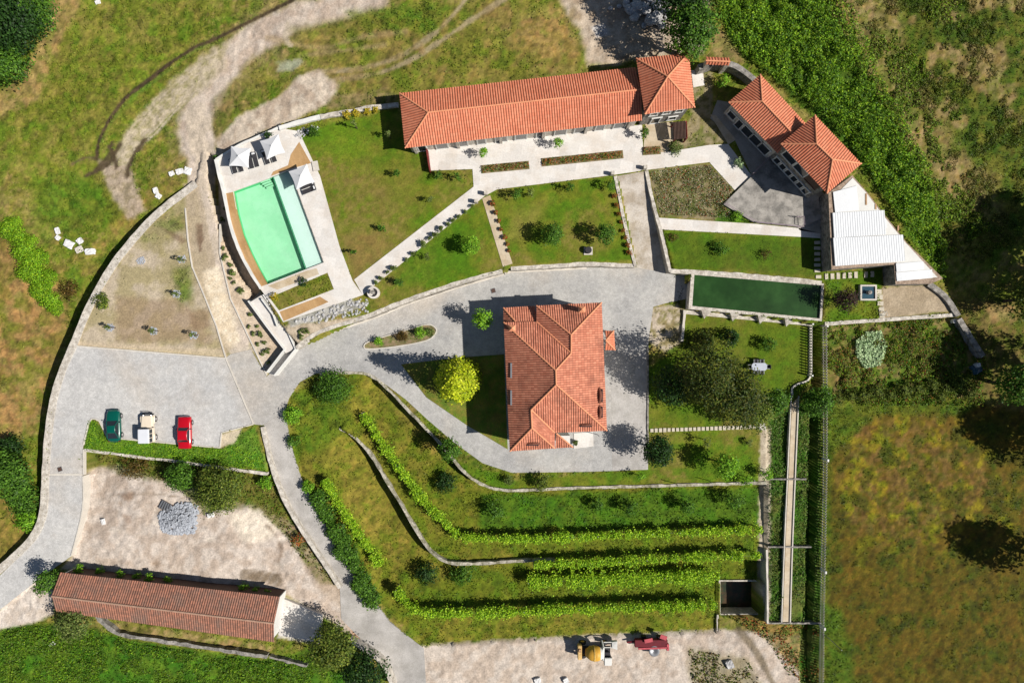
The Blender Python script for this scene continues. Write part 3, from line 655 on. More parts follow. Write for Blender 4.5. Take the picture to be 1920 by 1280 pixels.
# north east hillside
lay(pm([(1480,-20),(1980,-20),(1980,470),(1760,420),(1700,330),(1600,180),(1520,60)], 30, 16, 8), (110, 112, 44), (84, 104, 34), n4)
lay(pm([(1500,-20),(1680,-20),(1700,120),(1780,250),(1860,330),(1880,420),(1780,380),(1690,260),(1620,120)], 40, 22, 10, .55), (176, 150, 104), (140, 122, 66), n3)
lay(pm([(1500,-20),(1980,-20),(1980,440),(1780,380),(1690,260)], 40, 22, 10) * sstep((fbm(X, Y, .22, 4, 81) - .5) / .08) * .75, (170, 144, 100), (146, 126, 70), n3)
lay(pm([(1340,-20),(1530,-20),(1620,140),(1740,360),(1760,520),(1700,430),(1600,290),(1440,140),(1370,90)], 10, 6, 6), (74, 108, 30), (92, 118, 38), n3)
lay(pm([(1320,40),(1360,60),(1400,120),(1340,110)], 10, 4, 4, .8), (160, 136, 90))
lay(pm([(1780,560),(1980,560),(1980,780),(1860,760)], 16, 8, 8, .8), (96, 98, 40), (130, 108, 62), n3); lay(pm([(1850,580),(1900,575),(1900,600),(1860,606)], 14, 6, 5, .8), (176, 146, 96))
# flower strip in front of the north garden wall
lay(pm([(955,497),(1190,488),(1190,498),(955,506)], 4, 1, 3, .8), (150, 140, 66))
# mottled hue: patches of fresh and of straw coloured growth
grassy = np.clip((.55 - GC[..., 2] / (GC[..., 1] + .001)) * 5, 0, 1)
grassy0 = grassy; grassy = grassy * (1 - .6 * LM) * .85
a_ = sstep((fbm(X, Y, .8, 4, 61) - .5) / .14) * grassy; b_ = sstep((fbm(X, Y, 1.1, 4, 62) - .53) / .12) * grassy
GC = GC * (1 + a_[..., None] * np.array([-.26, .02, -.25])); GC = GC * (1 + b_[..., None] * np.array([.24, .1, .12])); GC = GC * (1 - .1 * grassy[..., None])
c_ = sstep((fbm(X, Y, 1.5, 3, 63) - .58) / .1) * grassy; GC = GC * (1 - .38 * c_[..., None])
# leafy greens carry little blue
gk = grassy0 * np.clip((GC[..., 1] - GC[..., 0] * .8) / (GC[..., 1] + .01) * 3, 0, 1); GC[..., 2] *= 1 - .35 * gk
am = .3 + .7 * grassy; GC *= (1 + am * .8 * (fbm(X, Y, 2.2, 4, 31) - .5))[..., None] * (1 + am * .36 * (rng.random(X.shape) - .5))[..., None]
far_ = sstep((np.maximum(np.abs(X) - 73, np.abs(Y) - 49)) / 3)[..., None]; GC = GC * (1 - far_) + np.array([.13, .14, .035]) * far_
nx, ny = len(gx), len(gy)
ii = np.arange(nx - 1)[None, :] + np.arange(ny - 1)[:, None] * nx
F = np.stack([ii, ii + 1, ii + nx + 1, ii + nx], -1).reshape(-1, 4)
go = npmesh('ground', np.stack([X, Y, Z], -1).reshape(-1, 3), F, np.clip(GC.reshape(-1, 3), .004, .8), 'ground')
tag(go, kind='structure')
_gi = {}
def gcol(x, y):
    i = np.clip(np.searchsorted(gx, x), 0, nx - 1); j = np.clip(np.searchsorted(gy, y), 0, ny - 1); return GC[j, i]
# ------------------------------------------------------------------ paved sheets
DRIVE = [(423,671),(432,664),(470,655),(500,706),(516,690),(556,656),(640,612),(700,594),(770,566),(860,536),(950,511),(1100,502),(1192,500),(1256,512),(1290,514),(1288,560),(1250,568),(1225,575),(1216,640),(1215,700),(1215,880),
 (1100,884),(960,886),(905,868),(850,828),(800,785),(760,748),(725,722),(690,701),(640,698),(592,700),(562,716),(542,745),(534,770),(492,797),(475,795)]
sheet('driveway', DRIVE, 1.3, 'cobble', .05)
sheet('gravel_ramp', [(1158,330),(1210,321),(1224,385),(1239,440),(1256,512),(1194,502),(1176,430)], yramp(325,2.9,505,1.3), 'ramp_dirt', .05)
sheet('road_joint', [(90,887.5),(154,887.5),(154,891),(90,891)], 1.3, 'kerb', .075)
sheet('side_drive', [(1145,668),(1215,662),(1215,880),(1148,882)], 1.3, 'asphalt', .058)
sheet('tower_slab', [(1296,132),(1318,134),(1321,160),(1300,164)], 2.9, 'cream', .06)
sheet('car_park', [(136,648),(423,671.5),(475,795),(415,811),(412,839),(201,820),(186,789),(178,786),(171,785),(166,795),(156,834),(155,842),(154,890),(90,890),(96,831),(97,786),(104,733),(118,690)], 1.3, 'cobble_light', .05)
sheet('west_road', [(90,890.2),(154,890.2),(154,956),(133,1042),(71,1086),(-30,1166),(-30,1100),(0,1078),(56,1024),(86,974),(89,900)], yramp(900,1.3,1110,.15), 'cobble_light', .05)
sheet('south_road', [(493,797),(534,770),(545,830),(562,890),(590,950),(640,1030),(690,1110),(730,1165),(795,1215),(800,1300),(738,1300),(722,1245),(690,1212),(640,1160),(637,1100),(600,1045),(560,985),(530,930),(508,870)], yramp(770,1.3,1230,-1.4), 'asphalt', .05)
sheet('garden_path', [(664,524),(888,350),(886,317),(806,320),(800,279),(1204,234),(1206,288),(1250,285),(1330,272),(1365,270),(1410,330),(1378,357),(1330,304),(1210,319),(1150,328),(932,355),(908,368),(680,553)], 2.9, 'cream', .05)
sheet('porch_slab', [(1210,232),(1262,228),(1266,268),(1250,285),(1206,288)], 2.9, 'sandstone', .062)
sheet('stepped_path', [(904,372),(919,366),(961,494),(943,500)], 2.9, 'sandstone', .055)
sheet('lower_path', [(1232,408),(1420,420),(1500,428),(1545,440),(1545,447),(1500,444),(1237,430)], 2.9, 'cream', .05)
sheet('courtyard', [(1332,222),(1345,188),(1368,192),(1453,287),(1545,362),(1552,440),(1500,432),(1410,330),(1378,262)], 2.9, 'pavegrey', .05)
sheet('courtyard_step', [(1332,215),(1342,216),(1380,262),(1366,271)], 2.9, 'sandstone', .066)
sheet('terrace_slab', [(1356,383),(1412,328),(1440,300),(1535,366),(1540,410),(1503,426),(1415,417)], 3.2, 'slabgrey', .06)
POOLO = [(437,359),(503,335),(511,331),(543,319),(554,349),(607,492),(573,505),(501,533),(485,505),(470,475),(455,440),(444,400)]
LAWNP = [(505,558),(614,511),(626,542),(523,582)]
sheet('pool_deck', [(403,299),(447,274),(522,240),(560,246),(600,330),(636,460),(661,526),(680,553),(660,560),(531,604),(521,587),(487,540),(465,505),(445,465),(430,420),(420,365)], 2.9, 'cream', .05, .25, [POOLO, LAWNP])
sheet('stone_terrace', [(543,318),(545,290),(560,246),(522,262),(566,262),(586,304)], 2.9, 'deckboard', .06) if False else None
sheet('deck_edging', [(422,363),(437,360),(444,400),(455,440),(470,475),(485,505),(501,533),(487,538),(466,503),(446,462),(431,415)], 2.9, 'deckboard', .056)
sheet('wet_slab', [(561,266),(583,306),(548,316),(536,320),(508,330),(512,322),(540,310),(545,290)], 2.9, 'deckboard', .056)
sheet('pool_end_slab', [(502,536),(573,508),(594,503),(598,514),(520,543)], 2.9, 'sandstone', .056)
sheet('south_slab', [(524,584),(600,556),(616,566),(532,602)], 2.9, 'deckboard', .056)
sheet('walkway', [(1486,742),(1496,742),(1480,1165),(1468,1165),(1474,1000)], yramp(740,1.1,1165,-.05), 'sandstone', .2, .4)
sheet('patio', [(1076,812),(1112,809),(1113,836),(1076,841)], 1.3, 'cream', .12)
sheet('barn_slab', [(532,1122),(604,1152),(600,1204),(522,1190)], -.05, 'cream', .3)
# pool basin
def zp(P, z): return [tuple(U(u, v, z)[:2]) for u, v in P]
PW = [(437,359),(503,335),(511,331),(573,505),(501,533),(485,505),(470,475),(455,440),(444,400)]
SH = [(512,331),(543,319),(554,349),(607,492),(574,504.5)]
pool = thing('swimming_pool', 'curved mint green swimming pool beside the pale sun deck', 'pool', U(500, 440, 1.5))
struct_m = MB(); struct_m.prism(zp(PW, 2.9), 1.85, 1.9); struct_m.build('pool_floor', 'poolfloor', pool)
mb = MB(); P_ = zp(PW, 2.9)
for i in range(len(P_)):
    a, b = P_[i], P_[(i + 1) % len(P_)]; mb.add([(a[0], a[1], 1.88), (b[0], b[1], 1.88), (b[0], b[1], 2.8), (a[0], a[1], 2.8)], [(0, 1, 2, 3)])
mb.build('pool_wall', 'poolwall', pool)
mb = MB(); mb.prism(zp(SH, 2.9), 1.8, 2.6); mb.build('shallow_shelf', 'shelffloor', pool)
mb = MB(); v_ = zp(PW, 2.9); mb.add([(x, y, 2.84) for x, y in v_], []); 
for t in tessellate_polygon([[Vector((x, y, 0)) for x, y in v_]]): mb.f.append(tuple(t))
mb.build('water', 'poolwater', pool)
mb = MB(); v_ = zp(SH, 2.9); mb.add([(x, y, 2.83) for x, y in v_], [])
for t in tessellate_polygon([[Vector((x, y, 0)) for x, y in v_]]): mb.f.append(tuple(t))
mb.build('shelf_water', 'shelfwater', pool)
mb = MB()
for k in range(4):
    a = U(487 + k * 3.0, 341 + k * 3.2, 2.9); b = U(505 + k * 1.6, 335 + k * 3.4, 2.9); d = (b - a); mb.box(((a.x + b.x) / 2, (a.y + b.y) / 2, 2.6 - k * .14), (d.length, .22, .12), math.atan2(d.y, d.x))
mb.build('pool_steps', 'poolfloor', pool)
mb = MB(); mb.tube([U(555,351,2.97), U(607,492.5,2.97)], .05, 6); mb.build('overflow_grate', 'greystone', pool)
# green water tank
tank = thing('water_tank', 'long stone irrigation tank full of dark green water', 'water tank', U(1420, 555, 1.3))
TO = [(1296,511),(1545,531.5),(1541,602),(1291,579)]; TI = [(1302,515),(1541,535),(1537,597),(1298,573.5)]
mb = MB(); mb.prism(zp(TO, 3.0), 1.2, 3.0, [zp(TI, 3.0)]); mb.build('tank_wall', 'stonewall', tank)
mb = MB(); mb.prism(zp(TI, 3.0), 1.4, 2.72); mb.build('tank_water', 'pond', tank)
mb = MB(); mb.prism(zp([(1281,581),(1522,604),(1521,611),(1281,588)], 1.6), .8, 1.7); mb.build('ledge', 'stonewall', tank)
for u, v in ((1325,583),(1379,588),(1431,593),(1481,598)):
    p = U(u, v, 2.9); mb = MB(); mb.add([(p.x - .7, p.y + .15, 2.95), (p.x + .7, p.y + .1, 2.95), (p.x, p.y - .95, 1.72), (p.x - .7, p.y + .15, 1.5), (p.x + .7, p.y + .1, 1.5), (p.x, p.y - .95, 1.5)], [(0, 1, 2), (0, 2, 5, 3), (1, 4, 5, 2), (3, 5, 4), (0, 3, 4, 1)]); mb.build('buttress', 'stonewall', tank)
pit = thing('sunken_tank', 'open square sunken tank with murky dark bottom', 'water tank', U(1386, 1120, -4.4))
mb = MB(); mb.prism(zp([(1347.5,1086.5),(1425,1086.5),(1425,1151.5),(1347.5,1151.5)], -1.7), -4.6, -1.6, [zp([(1350.5,1089),(1422,1089),(1422,1149.5),(1350.5,1149.5)], -1.7)]); mb.build('tank_wall', 'stonewall', pit)
mb = MB(); mb.prism(zp([(1350,1088),(1423,1088),(1423,1150),(1350,1150)], -1.7), -4.5, -3.9); mb.build('tank_water', mat('murky_water', C(44, 56, 34), .3, .8, .4, 4, .2, col2=C(80, 60, 40)), pit)
# ------------------------------------------------------------------ walls, kerbs
gz = lambda d=0.6: (lambda p: float(height(np.array([p.x]), np.array([p.y]), False)[0]) - d)
OW = [(367,344),(330,372),(290,405),(250,448),(215,492),(185,540),(160,590),(140,640),(118,690),(102,740),(93,790),(87,850),(84,910),(80,960),(68,995),(45,1025),(-10,1075)]
wall(OW, .95, [1.45]*12 + [1.4, 1.2, 1.0, .8, .6], -.4, 'long curved pale granite wall bordering the car park and western field')
wall([(404,299),(412,335),(420,366),(431,420),(446,465),(466,505),(489,541)], .35, 3.25, -.8, 'low pale parapet along the curved west edge of the pool terrace', 'white', smoothn=4)
wall([(404,299),(447,273),(500,249),(523,239)], .3, 3.1, 1.2, 'thin parapet along the north edge of the umbrella terrace', 'white')
wall([(523,240),(560,229),(600,219)], .55, 3.35, 1.5, 'white rendered garden wall behind the yellow bushes', 'white')
wall([(601,219),(645,211),(700,201),(747,196)], .6, 3.3, 1.8, 'old grey stone garden wall running to the long building', 'stonewall', rough=.1)
wall([(555,652),(600,622),(660,602),(700,588),(770,560),(860,530),(942,508)], .5, 2.95, 1.0, 'curved pale retaining wall between the lower lawn and the driveway', rough=.08)
wall([(548,660),(600,632),(660,610),(700,597),(770,569),(860,539),(945,514)], .22, 1.55, 1.0, 'low planted kerb edging the driveway below the diagonal path lawn', 'kerb', 'kerb', 'kerb')
wall([(958,503),(1020,500),(1100,495),(1190,498)], .5, 2.95, 1.0, 'stone retaining wall under the square lawn with two round trees', rough=.08)
wall([(958,510),(1020,507),(1100,503)], .22, 1.55, 1.0, 'short planted kerb below the square lawn wall', 'kerb', 'kerb', 'kerb')
wall([(1154,330),(1174,430),(1192,499)], .42, 3.02, 1.0, 'pale stone wall on the west side of the gravel ramp')
wall([(1212,320),(1226,385),(1241,440),(1257,510)], .42, 3.1, 1.0, 'pale stone wall on the east side of the gravel ramp')
wall([(1257,508),(1300,510),(1380,515),(1460,522),(1541,530)], .55, 3.12, 2.0, 'rough stone curb between the lawn and the green tank', rough=.1)
wall([(600,703),(640,699),(690,702),(725,727),(760,764),(800,804),(840,849),(870,884),(900,906),(940,918),(1000,918),(1100,914),(1250,910),(1437,905)], .36, 1.5, -.9, 'upper granite retaining wall curving below the house drive', 'terracewall', rough=.1)
wall([(636,803),(660,815),(690,845),(715,885),(745,935),(775,985),(800,1025),(830,1050),(870,1057),(950,1053),(1040,1049)], .36, .3, -2.2, 'lower granite terrace wall curving through the vineyard', 'terracewall', rough=.12)
wall([(492,800),(508,870),(530,930),(560,985),(600,1045),(637,1102)], .5, [1.7,1.4,1.1,.85,.55,.3], -.8, 'pale roadside parapet wall above the dirt yard', rough=.06)
wall([(158,843),(250,855),(340,866),(440,880),(500,888)], .35, 1.42, .2, 'low stone edge behind the grass strip below the parked cars', rough=.1)
wall([(1742,532),(1772,555),(1793,585),(1797,592)], .7, 3.3, 1.0, 'short grey boundary wall around the sandy corner plot', 'greystone')
wall([(1799,598),(1820,632),(1844,668)], .7, 2.3, .6, 'grey boundary wall continuing down beside the vegetable plot', 'greystone')
wall([(1547,607),(1650,600),(1793,590)], .45, 3.05, .8, 'stone wall between the sandy plot and the vegetable plot', rough=.08)
wall([(180,1155),(215,1185),(260,1195),(380,1213),(500,1231)], .5, .75, -.6, 'tumbledown grey stone wall south of the brown barn', 'greystone', rough=.14)
wall([(505,1232),(540,1240),(575,1248)], .3, .5, -.6, 'short low stone wall end in the southern grass', 'greystone', rough=.14)
wall([(655,1200),(690,1222),(720,1248),(738,1290)], .5, .2, -1.6, 'stone wall along the outside of the road bend at the bottom edge', rough=.08)
wall([(1310,126),(1345,118),(1380,124),(1416,150)], .7, 4.6, 2.4, 'grey boundary wall beside the tiled gate roof', 'greystone')
wall([(1346,1152),(1346,1182)], .25, -1.5, -2.6, 'short stone wall west of the sunken tank')
wall([(1420,800),(1436,800)], .9, 1.45, .4, 'pale stone landing at the end of the stepping stones', rough=.12)
for y, a, b, z in ((898,1444,1512,.95),(1025,1440,1522,.55),(1168,1438,1540,.05)):
    wall([(a,y),(b,y)], .2, z + .12, z - .8, {898:'northern concrete cross wall of the walkway strip', 1025:'middle concrete cross wall of the walkway strip', 1168:'southern concrete cross wall of the walkway strip'}[y], 'greystone', 'cross_wall', smoothn=1)
wall([(1438,1030),(1440,1168)], .25, .4, -2.2, 'concrete edge wall beside the sunken tank', 'kerb')
wall([(1484,742),(1472,1000),(1466,1166)], .14, [1.45, .75, .3], -.5, 'white kerb on the west side of the long walkway', 'kerb', 'kerb', 'kerb', rough=.01)
wall([(1498,742),(1487,1000),(1482,1166)], .14, [1.45, .75, .3], -.5, 'white kerb on the east side of the long walkway', 'kerb', 'kerb', 'kerb', rough=.01)
wall([(1486,740),(1486,728),(1496,720),(1519,708),(1521,660),(1521,606)], .22, [1.5,1.5,1.6,1.6,1.6,1.6], .6, 'thin pale curb curving round the table lawn', 'kerb', 'kerb', 'kerb', rough=.01)
wall([(1284,586),(1279,640)], .3, 1.65, .9, 'thin curb west of the table lawn', 'kerb', 'kerb', 'kerb', smoothn=1)
wall([(1215,650),(1215,810),(1216,850)], .2, 1.5, .9, 'dark edging along the east drive', 'greystone', 'kerb', 'kerb', smoothn=1)
for P, l in (([(136,648),(423,671.5)], 'pale kerb along the north edge of the car park'), ([(423,671.5),(475,795)], 'pale kerb along the slanted east edge of the car park'),
             ([(475,795),(415,811),(412,839)], 'pale kerb around the sandy corner of the car park'), ([(412,839),(300,829),(201,820),(186,789),(178,785),(171,785),(165,795),(156,834)], 'pale kerb behind the three parked cars'),
             ([(347,390),(352,450),(360,500),(385,560),(405,610),(423,671)], 'pale kerb between the dry garden and the dirt track'), ([(412,420),(412,475),(432,560),(470,640),(500,703)], 'thin kerb between the track and the sandy planting bed')):
    wall(P, .16, 1.45, .9, l, 'kerb', 'kerb', 'kerb', rough=.01, smoothn=1)
wall([(156,842),(156,890)], .16, 1.45, .9, 'short kerb at the mouth of the western road', 'kerb', 'kerb', 'kerb', rough=.01, smoothn=1)
wall([(155,892),(154,956),(133,1042)], .13, [1.45, 1.15, .7], -.2, 'pale kerb on the east side of the western road', 'kerb', 'kerb', 'kerb', rough=.01)
wall([(682,650),(690,641),(740,625),(795,609),(812,611),(818,622),(800,638),(740,650),(690,654),(682,650)], .14, 1.5, .9, 'stone kerb round the shrub island in the driveway', 'kerb', 'kerb', 'kerb', rough=.02)
def islandlawn(name, P, dz=.12): return sheet(name, P, 1.3, 'lawnmat', dz)
M['lawnmat'] = mat('mown_grass', C(98, 122, 34), .95, .5, .3, 9, .5, .6, 9, C(132, 124, 52))
M['bedsoil'] = mat('bed_soil', C(150, 130, 100), .95, .9, .3, 9, .4, .5, 9, C(104, 108, 56))
islandlawn('house_lawn', [(752,683),(860,670),(945,664),(952,842),(915,820),(880,800),(800,745)])
sheet('island_bed', [(682,650),(690,641),(740,625),(795,609),(812,611),(818,622),(800,638),(740,650),(690,654)], 1.3, 'bedsoil', .13)
wall([(800,279),(806,320)], .16, 4.1, 2.4, 'red edged end wall of the long terrace', 'redwood', 'parapet', smoothn=1)
for u_, v_, l_ in ((911,364,'stone path post at the fork, right one'), (893,379,'stone path post at the fork, left one'), (1147,327,'stone path post at the top of the ramp west wall'), (1208,316,'stone path post at the top of the ramp east wall')):
    g_ = G(u_, v_); o_ = MB().box((0, 0, .5), (.45, .45, 1.0)).build('stone_post', 'stonewall', None, local=True, bevel=.03); o_.location = g_; tag(o_, l_, 'post')
# ramp and stairs south west of the pool
mb = MB()
for P, z in (([(470,566),(493,552),(533,608),(553,654),(536,662)], 2.3), ([(553,654),(513,703),(500,697),(534,655)], 1.6)):
    mb.prism(zp(P, z), .8, z + .1)
tag(mb.build('access_ramp', 'cream', loc=U(520, 640, .9)), 'folded white access ramp at the south west corner of the pool terrace', 'ramp')
for P, l, z in (([(465,564),(500,612),(533,655),(500,698)], 'outer parapet of the folded white access ramp', 2.7), ([(493,552),(533,607),(554,654),(514,704)], 'inner parapet of the folded white access ramp', 2.75), ([(490,560),(512,590),(520,612)], 'middle divider wall of the white access ramp', 3.0)):
    wall(P, .18, z, .9, l, 'white', 'parapet', rough=.005, smoothn=1)
# steps at both ends of the stepped path
def steps(name, label, u0, v0, u1, v1, w, n, z0, z1, m='sandstone'):
    t = thing(name, label, 'steps', U(u1, v1, z1))
    a = U(u0, v0, z0); b = U(u1, v1, z1); d = b - a; ang = math.atan2(d.y, d.x); L = math.hypot(d.x, d.y)
    for k in range(n):
        p = a.lerp(b, (k + .5) / n); h = z0 + (z1 - z0) * (k + .5) / n
        MB().box((p.x, p.y, h / 2 + z1 / 2 - .3), (L / n, w, max(.1, h - z1 + .6)), ang).build('step', m, t)
    return t
steps('garden_steps', 'small stone steps between the two lawn walls', 951, 492, 956, 512, 1.3, 6, 2.9, 1.4, 'stonewall')
steps('terrace_steps', 'stone steps descending from the courtyard beside the railing', 1545, 395, 1545, 430, 1.6, 6, 3.3, 2.9, 'pavegrey')
# ------------------------------------------------------------------ roofs
def slope(mb, bot, top, pitch=.31, amp=.058):
    """corrugated tile slope: both polylines run along the eave"""
    bot = [Vector(p) for p in bot]; top = [Vector(p) for p in top]
    e = min(((q - p) for p, q in zip(bot, bot[1:]) if (q - p).length > .3), key=lambda d_: abs(d_.z) / d_.length, default=bot[-1] - bot[0]).copy(); e.z = 0
    if e.length < .01: e = top[-1] - top[0]; e.z = 0
    e.normalize()
    def key(P):
        q = sorted(P, key=lambda p: p.dot(e)); return [p.dot(e) for p in q], q
    kb, qb = key(bot); kt, qt = key(top)
    t0 = max(min(kb), min(kt)); t1 = min(max(kb), max(kt))
    def at(ks, q, t):
        if t <= ks[0]: return q[0]
        for i in range(len(ks) - 1):
            if t <= ks[i + 1]: return q[i].lerp(q[i + 1], (t - ks[i]) / max(ks[i + 1] - ks[i], 1e-6))
        return q[-1]
    mid = .5 * (t0 + t1); upv = (at(kt, qt, mid) - at(kb, qb, mid)); nrm = e.cross(upv).normalized()
    if nrm.z < 0: nrm = -nrm
    n = max(2, int((t1 - t0) / (pitch / 7))); vs = []; uv = []; fs = []
    if mb.uv is None: mb.uv = []
    for i in range(n + 1):
        t = t0 + (t1 - t0) * i / n; x = (t / pitch) % 1 - .5
        h = amp * math.sqrt(max(0, 1 - (x / .33) ** 2)) if abs(x) < .33 else -.012
        b = at(kb, qb, t); tp = at(kt, qt, t); L = (tp - b).length
        vs += [b + nrm * h, tp + nrm * h]; uv += [(t + 500, 0 + 300), (t + 500, L + 300)]
    for i in range(n): fs.append((2 * i, 2 * i + 2, 2 * i + 3, 2 * i + 1))
    mb.add(vs, fs); mb.uv += uv
def Q(z, *pts): return [U(u, v, z) for u, v in pts]
def inset(P, d):
    P = [Vector((p[0], p[1])) for p in P]; n = len(P)
    A = sum(P[i].x * P[(i + 1) % n].y - P[(i + 1) % n].x * P[i].y for i in range(n)); s = 1 if A > 0 else -1; out = []
    for i in range(n):
        a, b, c = P[i - 1], P[i], P[(i + 1) % n]; d1 = (b - a).normalized(); d2 = (c - b).normalized()
        n1_ = Vector((-d1.y, d1.x)) * s; n2_ = Vector((-d2.y, d2.x)) * s; m_ = (n1_ + n2_); k = m_.dot(n1_)
        out.append(tuple(b + m_ * (d / max(k, .3))))
    return out
def ridge(parent, a, b, m='ridge', r=.1): 
    a = Vector(a); b = Vector(b); mb = MB(); mb.tube([a + Vector((0, 0, .04)), b + Vector((0, 0, .04))], r, 8); return mb.build('ridge_cap', m, parent)
def facade(parent, a, b, z0, items, side):
    """openings on the wall a-b (world xy); items: (t, width, bottom, height, kind)"""
    a = Vector(a); b = Vector(b); d = (b - a).normalized(); ang = math.atan2(d.y, d.x); nn = Vector((-d.y, d.x)) * side
    for t, w, zb, h, k in items:
        p = a.lerp(b, t) + nn * .03
        fr = MB(); 
        for dx in (-w / 2, w / 2): fr.box((p.x + d.x * dx, p.y + d.y * dx, z0 + zb + h / 2), (.14, .16, h), ang)
        for zz in (zb, zb + h): fr.box((p.x, p.y, z0 + zz), (w + .28, .2, .14), ang)
        o = fr.build('door' if k == 'door' else 'window', 'white' if k != 'wood' else 'wood', parent)
        g = MB(); g.box((p.x, p.y, z0 + zb + h / 2), (w, .06, h), ang); g.build('pane', 'glass' if k != 'wood' else 'wood', o)
# --- long guest building
t = thing('guest_house', 'long low building with new orange tile roof and hipped west end', 'building', U(980, 215, 2.9))
ze, zr = 6.4, 7.95
NW, SW, NE, SE = U(749,175,ze), U(759.5,278,ze), U(1196,126,ze), U(1205,226,ze); RW, RE = U(803,211,zr), U(1202,168,zr)
mb = MB(); slope(mb, [SW, SE], [SW, RW, RE]); slope(mb, [NW, NE], [NW, RW, RE]); slope(mb, [NW, SW], [NW, RW, SW])
roof = mb.build('roof', 'roof_new', t)
for a, b in ((RW, RE), (NW, RW), (SW, RW)): ridge(roof, a, b)
fp = inset([NW, NE, SE, SW], .45); mb = MB(); mb.prism(fp, 2.3, ze - .02); mb.build('wall', 'stonewall', t)
items = []
for k in range(11): items.append((.05 + k * .088, 1.5 if k % 3 else 1.1, .05, 2.3, 'door'))
facade(t, fp[3], fp[2], 2.95, items, -1)
for k in range(6):
    a = Vector(fp[3]).lerp(Vector(fp[2]), .02 + k * .19); MB().box((a.x, a.y - .15, 4.45), (.35, .3, 3.1), .1).build('pilaster', 'stonewall', t)
# --- north tower
t = thing('tower_house', 'square two storey stone house with orange pyramid roof joined to the long building', 'building', U(1245, 165, 2.9))
ze, zr = 8.5, 10.3
c4 = Q(ze, (1193,110), (1291,100), (1303,202), (1209,214.5)); ap = U(1252,144,zr)
mb = MB()
for i in range(4): slope(mb, [c4[i], c4[(i + 1) % 4]], [c4[i], ap, c4[(i + 1) % 4]])
roof = mb.build('roof', 'roof_new', t)
for q in c4: ridge(roof, q, ap)
fp = inset(c4, .4); mb = MB(); mb.prism(fp, 2.3, ze - .02); mb.build('wall', 'greystone', t)
facade(t, fp[3], fp[2], 2.95, [(.2,.9,3.4,1.1,'w'),(.5,.9,3.4,1.1,'w'),(.8,.9,3.4,1.1,'w'),(.35,1.1,.05,2.2,'door'),(.75,1.0,.6,1.3,'w')], -1)
# --- north east wing and pavilion
t = thing('courtyard_wing', 'lower tile roofed wing beside the shaded courtyard', 'building', U(1440, 215, 2.9))
ze, zr = 6.9, 8.3
Wc, Nc, Ec, Sc = U(1366,192,ze), U(1425.5,140,ze), U(1512,233,ze), U(1460,290,ze); R1, R2 = U(1429,190,zr), U(1492,257,zr)
mb = MB(); slope(mb, [Wc, Sc], [Wc, R1, R2]); slope(mb, [Nc, Ec], [Nc, R1, R2]); slope(mb, [Wc, Nc], [Wc, R1, Nc])
roof = mb.build('roof', 'roof_new', t)
for a, b in ((R1, R2), (Wc, R1), (Nc, R1)): ridge(roof, a, b)
fp = inset([Wc, Nc, Ec, Sc], .4); mb = MB(); mb.prism(fp, 2.3, ze - .02); mb.build('wall', 'stonewall', t)
facade(t, fp[0], fp[3], 2.95, [(.12,1.2,.7,1.5,'w'),(.3,.9,.05,2.2,'door'),(.47,1.5,.3,2.1,'w'),(.66,1.5,.3,2.1,'w'),(.85,1.5,.3,2.1,'w')], -1)
t = thing('pavilion', 'taller hip roofed stone pavilion with rows of windows above the grey terrace', 'building', U(1530, 300, 2.9))
ze, zr = 8.9, 10.6
Wc, Nc, Ec, Sc = U(1464,270,ze), U(1528,216,ze), U(1615,307,ze), U(1550.5,363,ze); R1, R2 = U(1531,270,zr), U(1561,299,zr)
mb = MB(); slope(mb, [Wc, Sc], [Wc, R1, R2, Sc]); slope(mb, [Nc, Ec], [Nc, R1, R2, Ec]); slope(mb, [Wc, Nc], [Wc, R1, Nc]); slope(mb, [Sc, Ec], [Sc, R2, Ec])
roof = mb.build('roof', 'roof_new', t)
for a, b in ((R1, R2), (Wc, R1), (Nc, R1), (Sc, R2), (Ec, R2)): ridge(roof, a, b)
fp = inset([Wc, Nc, Ec, Sc], .45); mb = MB(); mb.prism(fp, 2.3, ze - .02); mb.build('wall', 'greystone', t)
facade(t, fp[0], fp[3], 2.95, [(.14 + .145 * k, .85, .7, 1.5, 'w') for k in range(6)] + [(.22,1.9,3.5,1.7,'w'),(.5,1.9,3.5,1.7,'w'),(.78,1.9,3.5,1.7,'wood')], -1)
# --- main house
t = thing('manor_house', 'large house with weathered many sided terracotta roof in the driveway', 'house', U(1040, 705, 1.3))
e0 = 7.35
a = U(944.5,604,e0); b = U(956,845.5,e0); n_ = U(1006,603,e0); m_ = U(1006,573,e0); j = U(1128,567,e0); i_ = U(1138,807,e0); h = U(1040,811,e0); g = U(1040,840,e0)
c = U(1042,694,10.2); d = U(1043,721,10.2); e = U(996,768,9.1); f = U(997.5,802.5,8.9); k = U(1071,627.5,9.4); l = U(1071,662,9.5)
mb = MB()
slope(mb, [m_, j], [m_, k, j], .28, .05); slope(mb, [m_, n_, l], [m_, k, l], .28, .05); slope(mb, [a, n_, l], [a, c, l], .28, .05); slope(mb, [a, b], [a, c, d, e, f, b], .28, .05)
slope(mb, [b, g], [b, f, g], .28, .05); slope(mb, [g, h, e], [g, f, e], .28, .05); slope(mb, [e, h, i_], [e, d, i_], .28, .05); slope(mb, [j, i_], [j, k, l, c, d, i_], .28, .05)
roof = mb.build('roof', 'roof_house', t)
for x, y in ((c, d), (d, e), (e, f), (f, b), (f, g), (d, i_), (j, k), (k, m_), (k, l), (l, c), (a, c), (l, n_), (e, h)): ridge(roof, x, y, 'ridge', .1)
fp = inset([a, n_, m_, j, i_, h, g, b], .4); mb = MB(); mb.prism(fp, 1.0, e0 - .03); mb.build('wall', 'white', t)
z2 = 6.2; q = Q(z2, (944,577), (1006,573), (1006,603), (944,604)); r = U(967,603,7.1); r2 = U(1006,603,7.1)
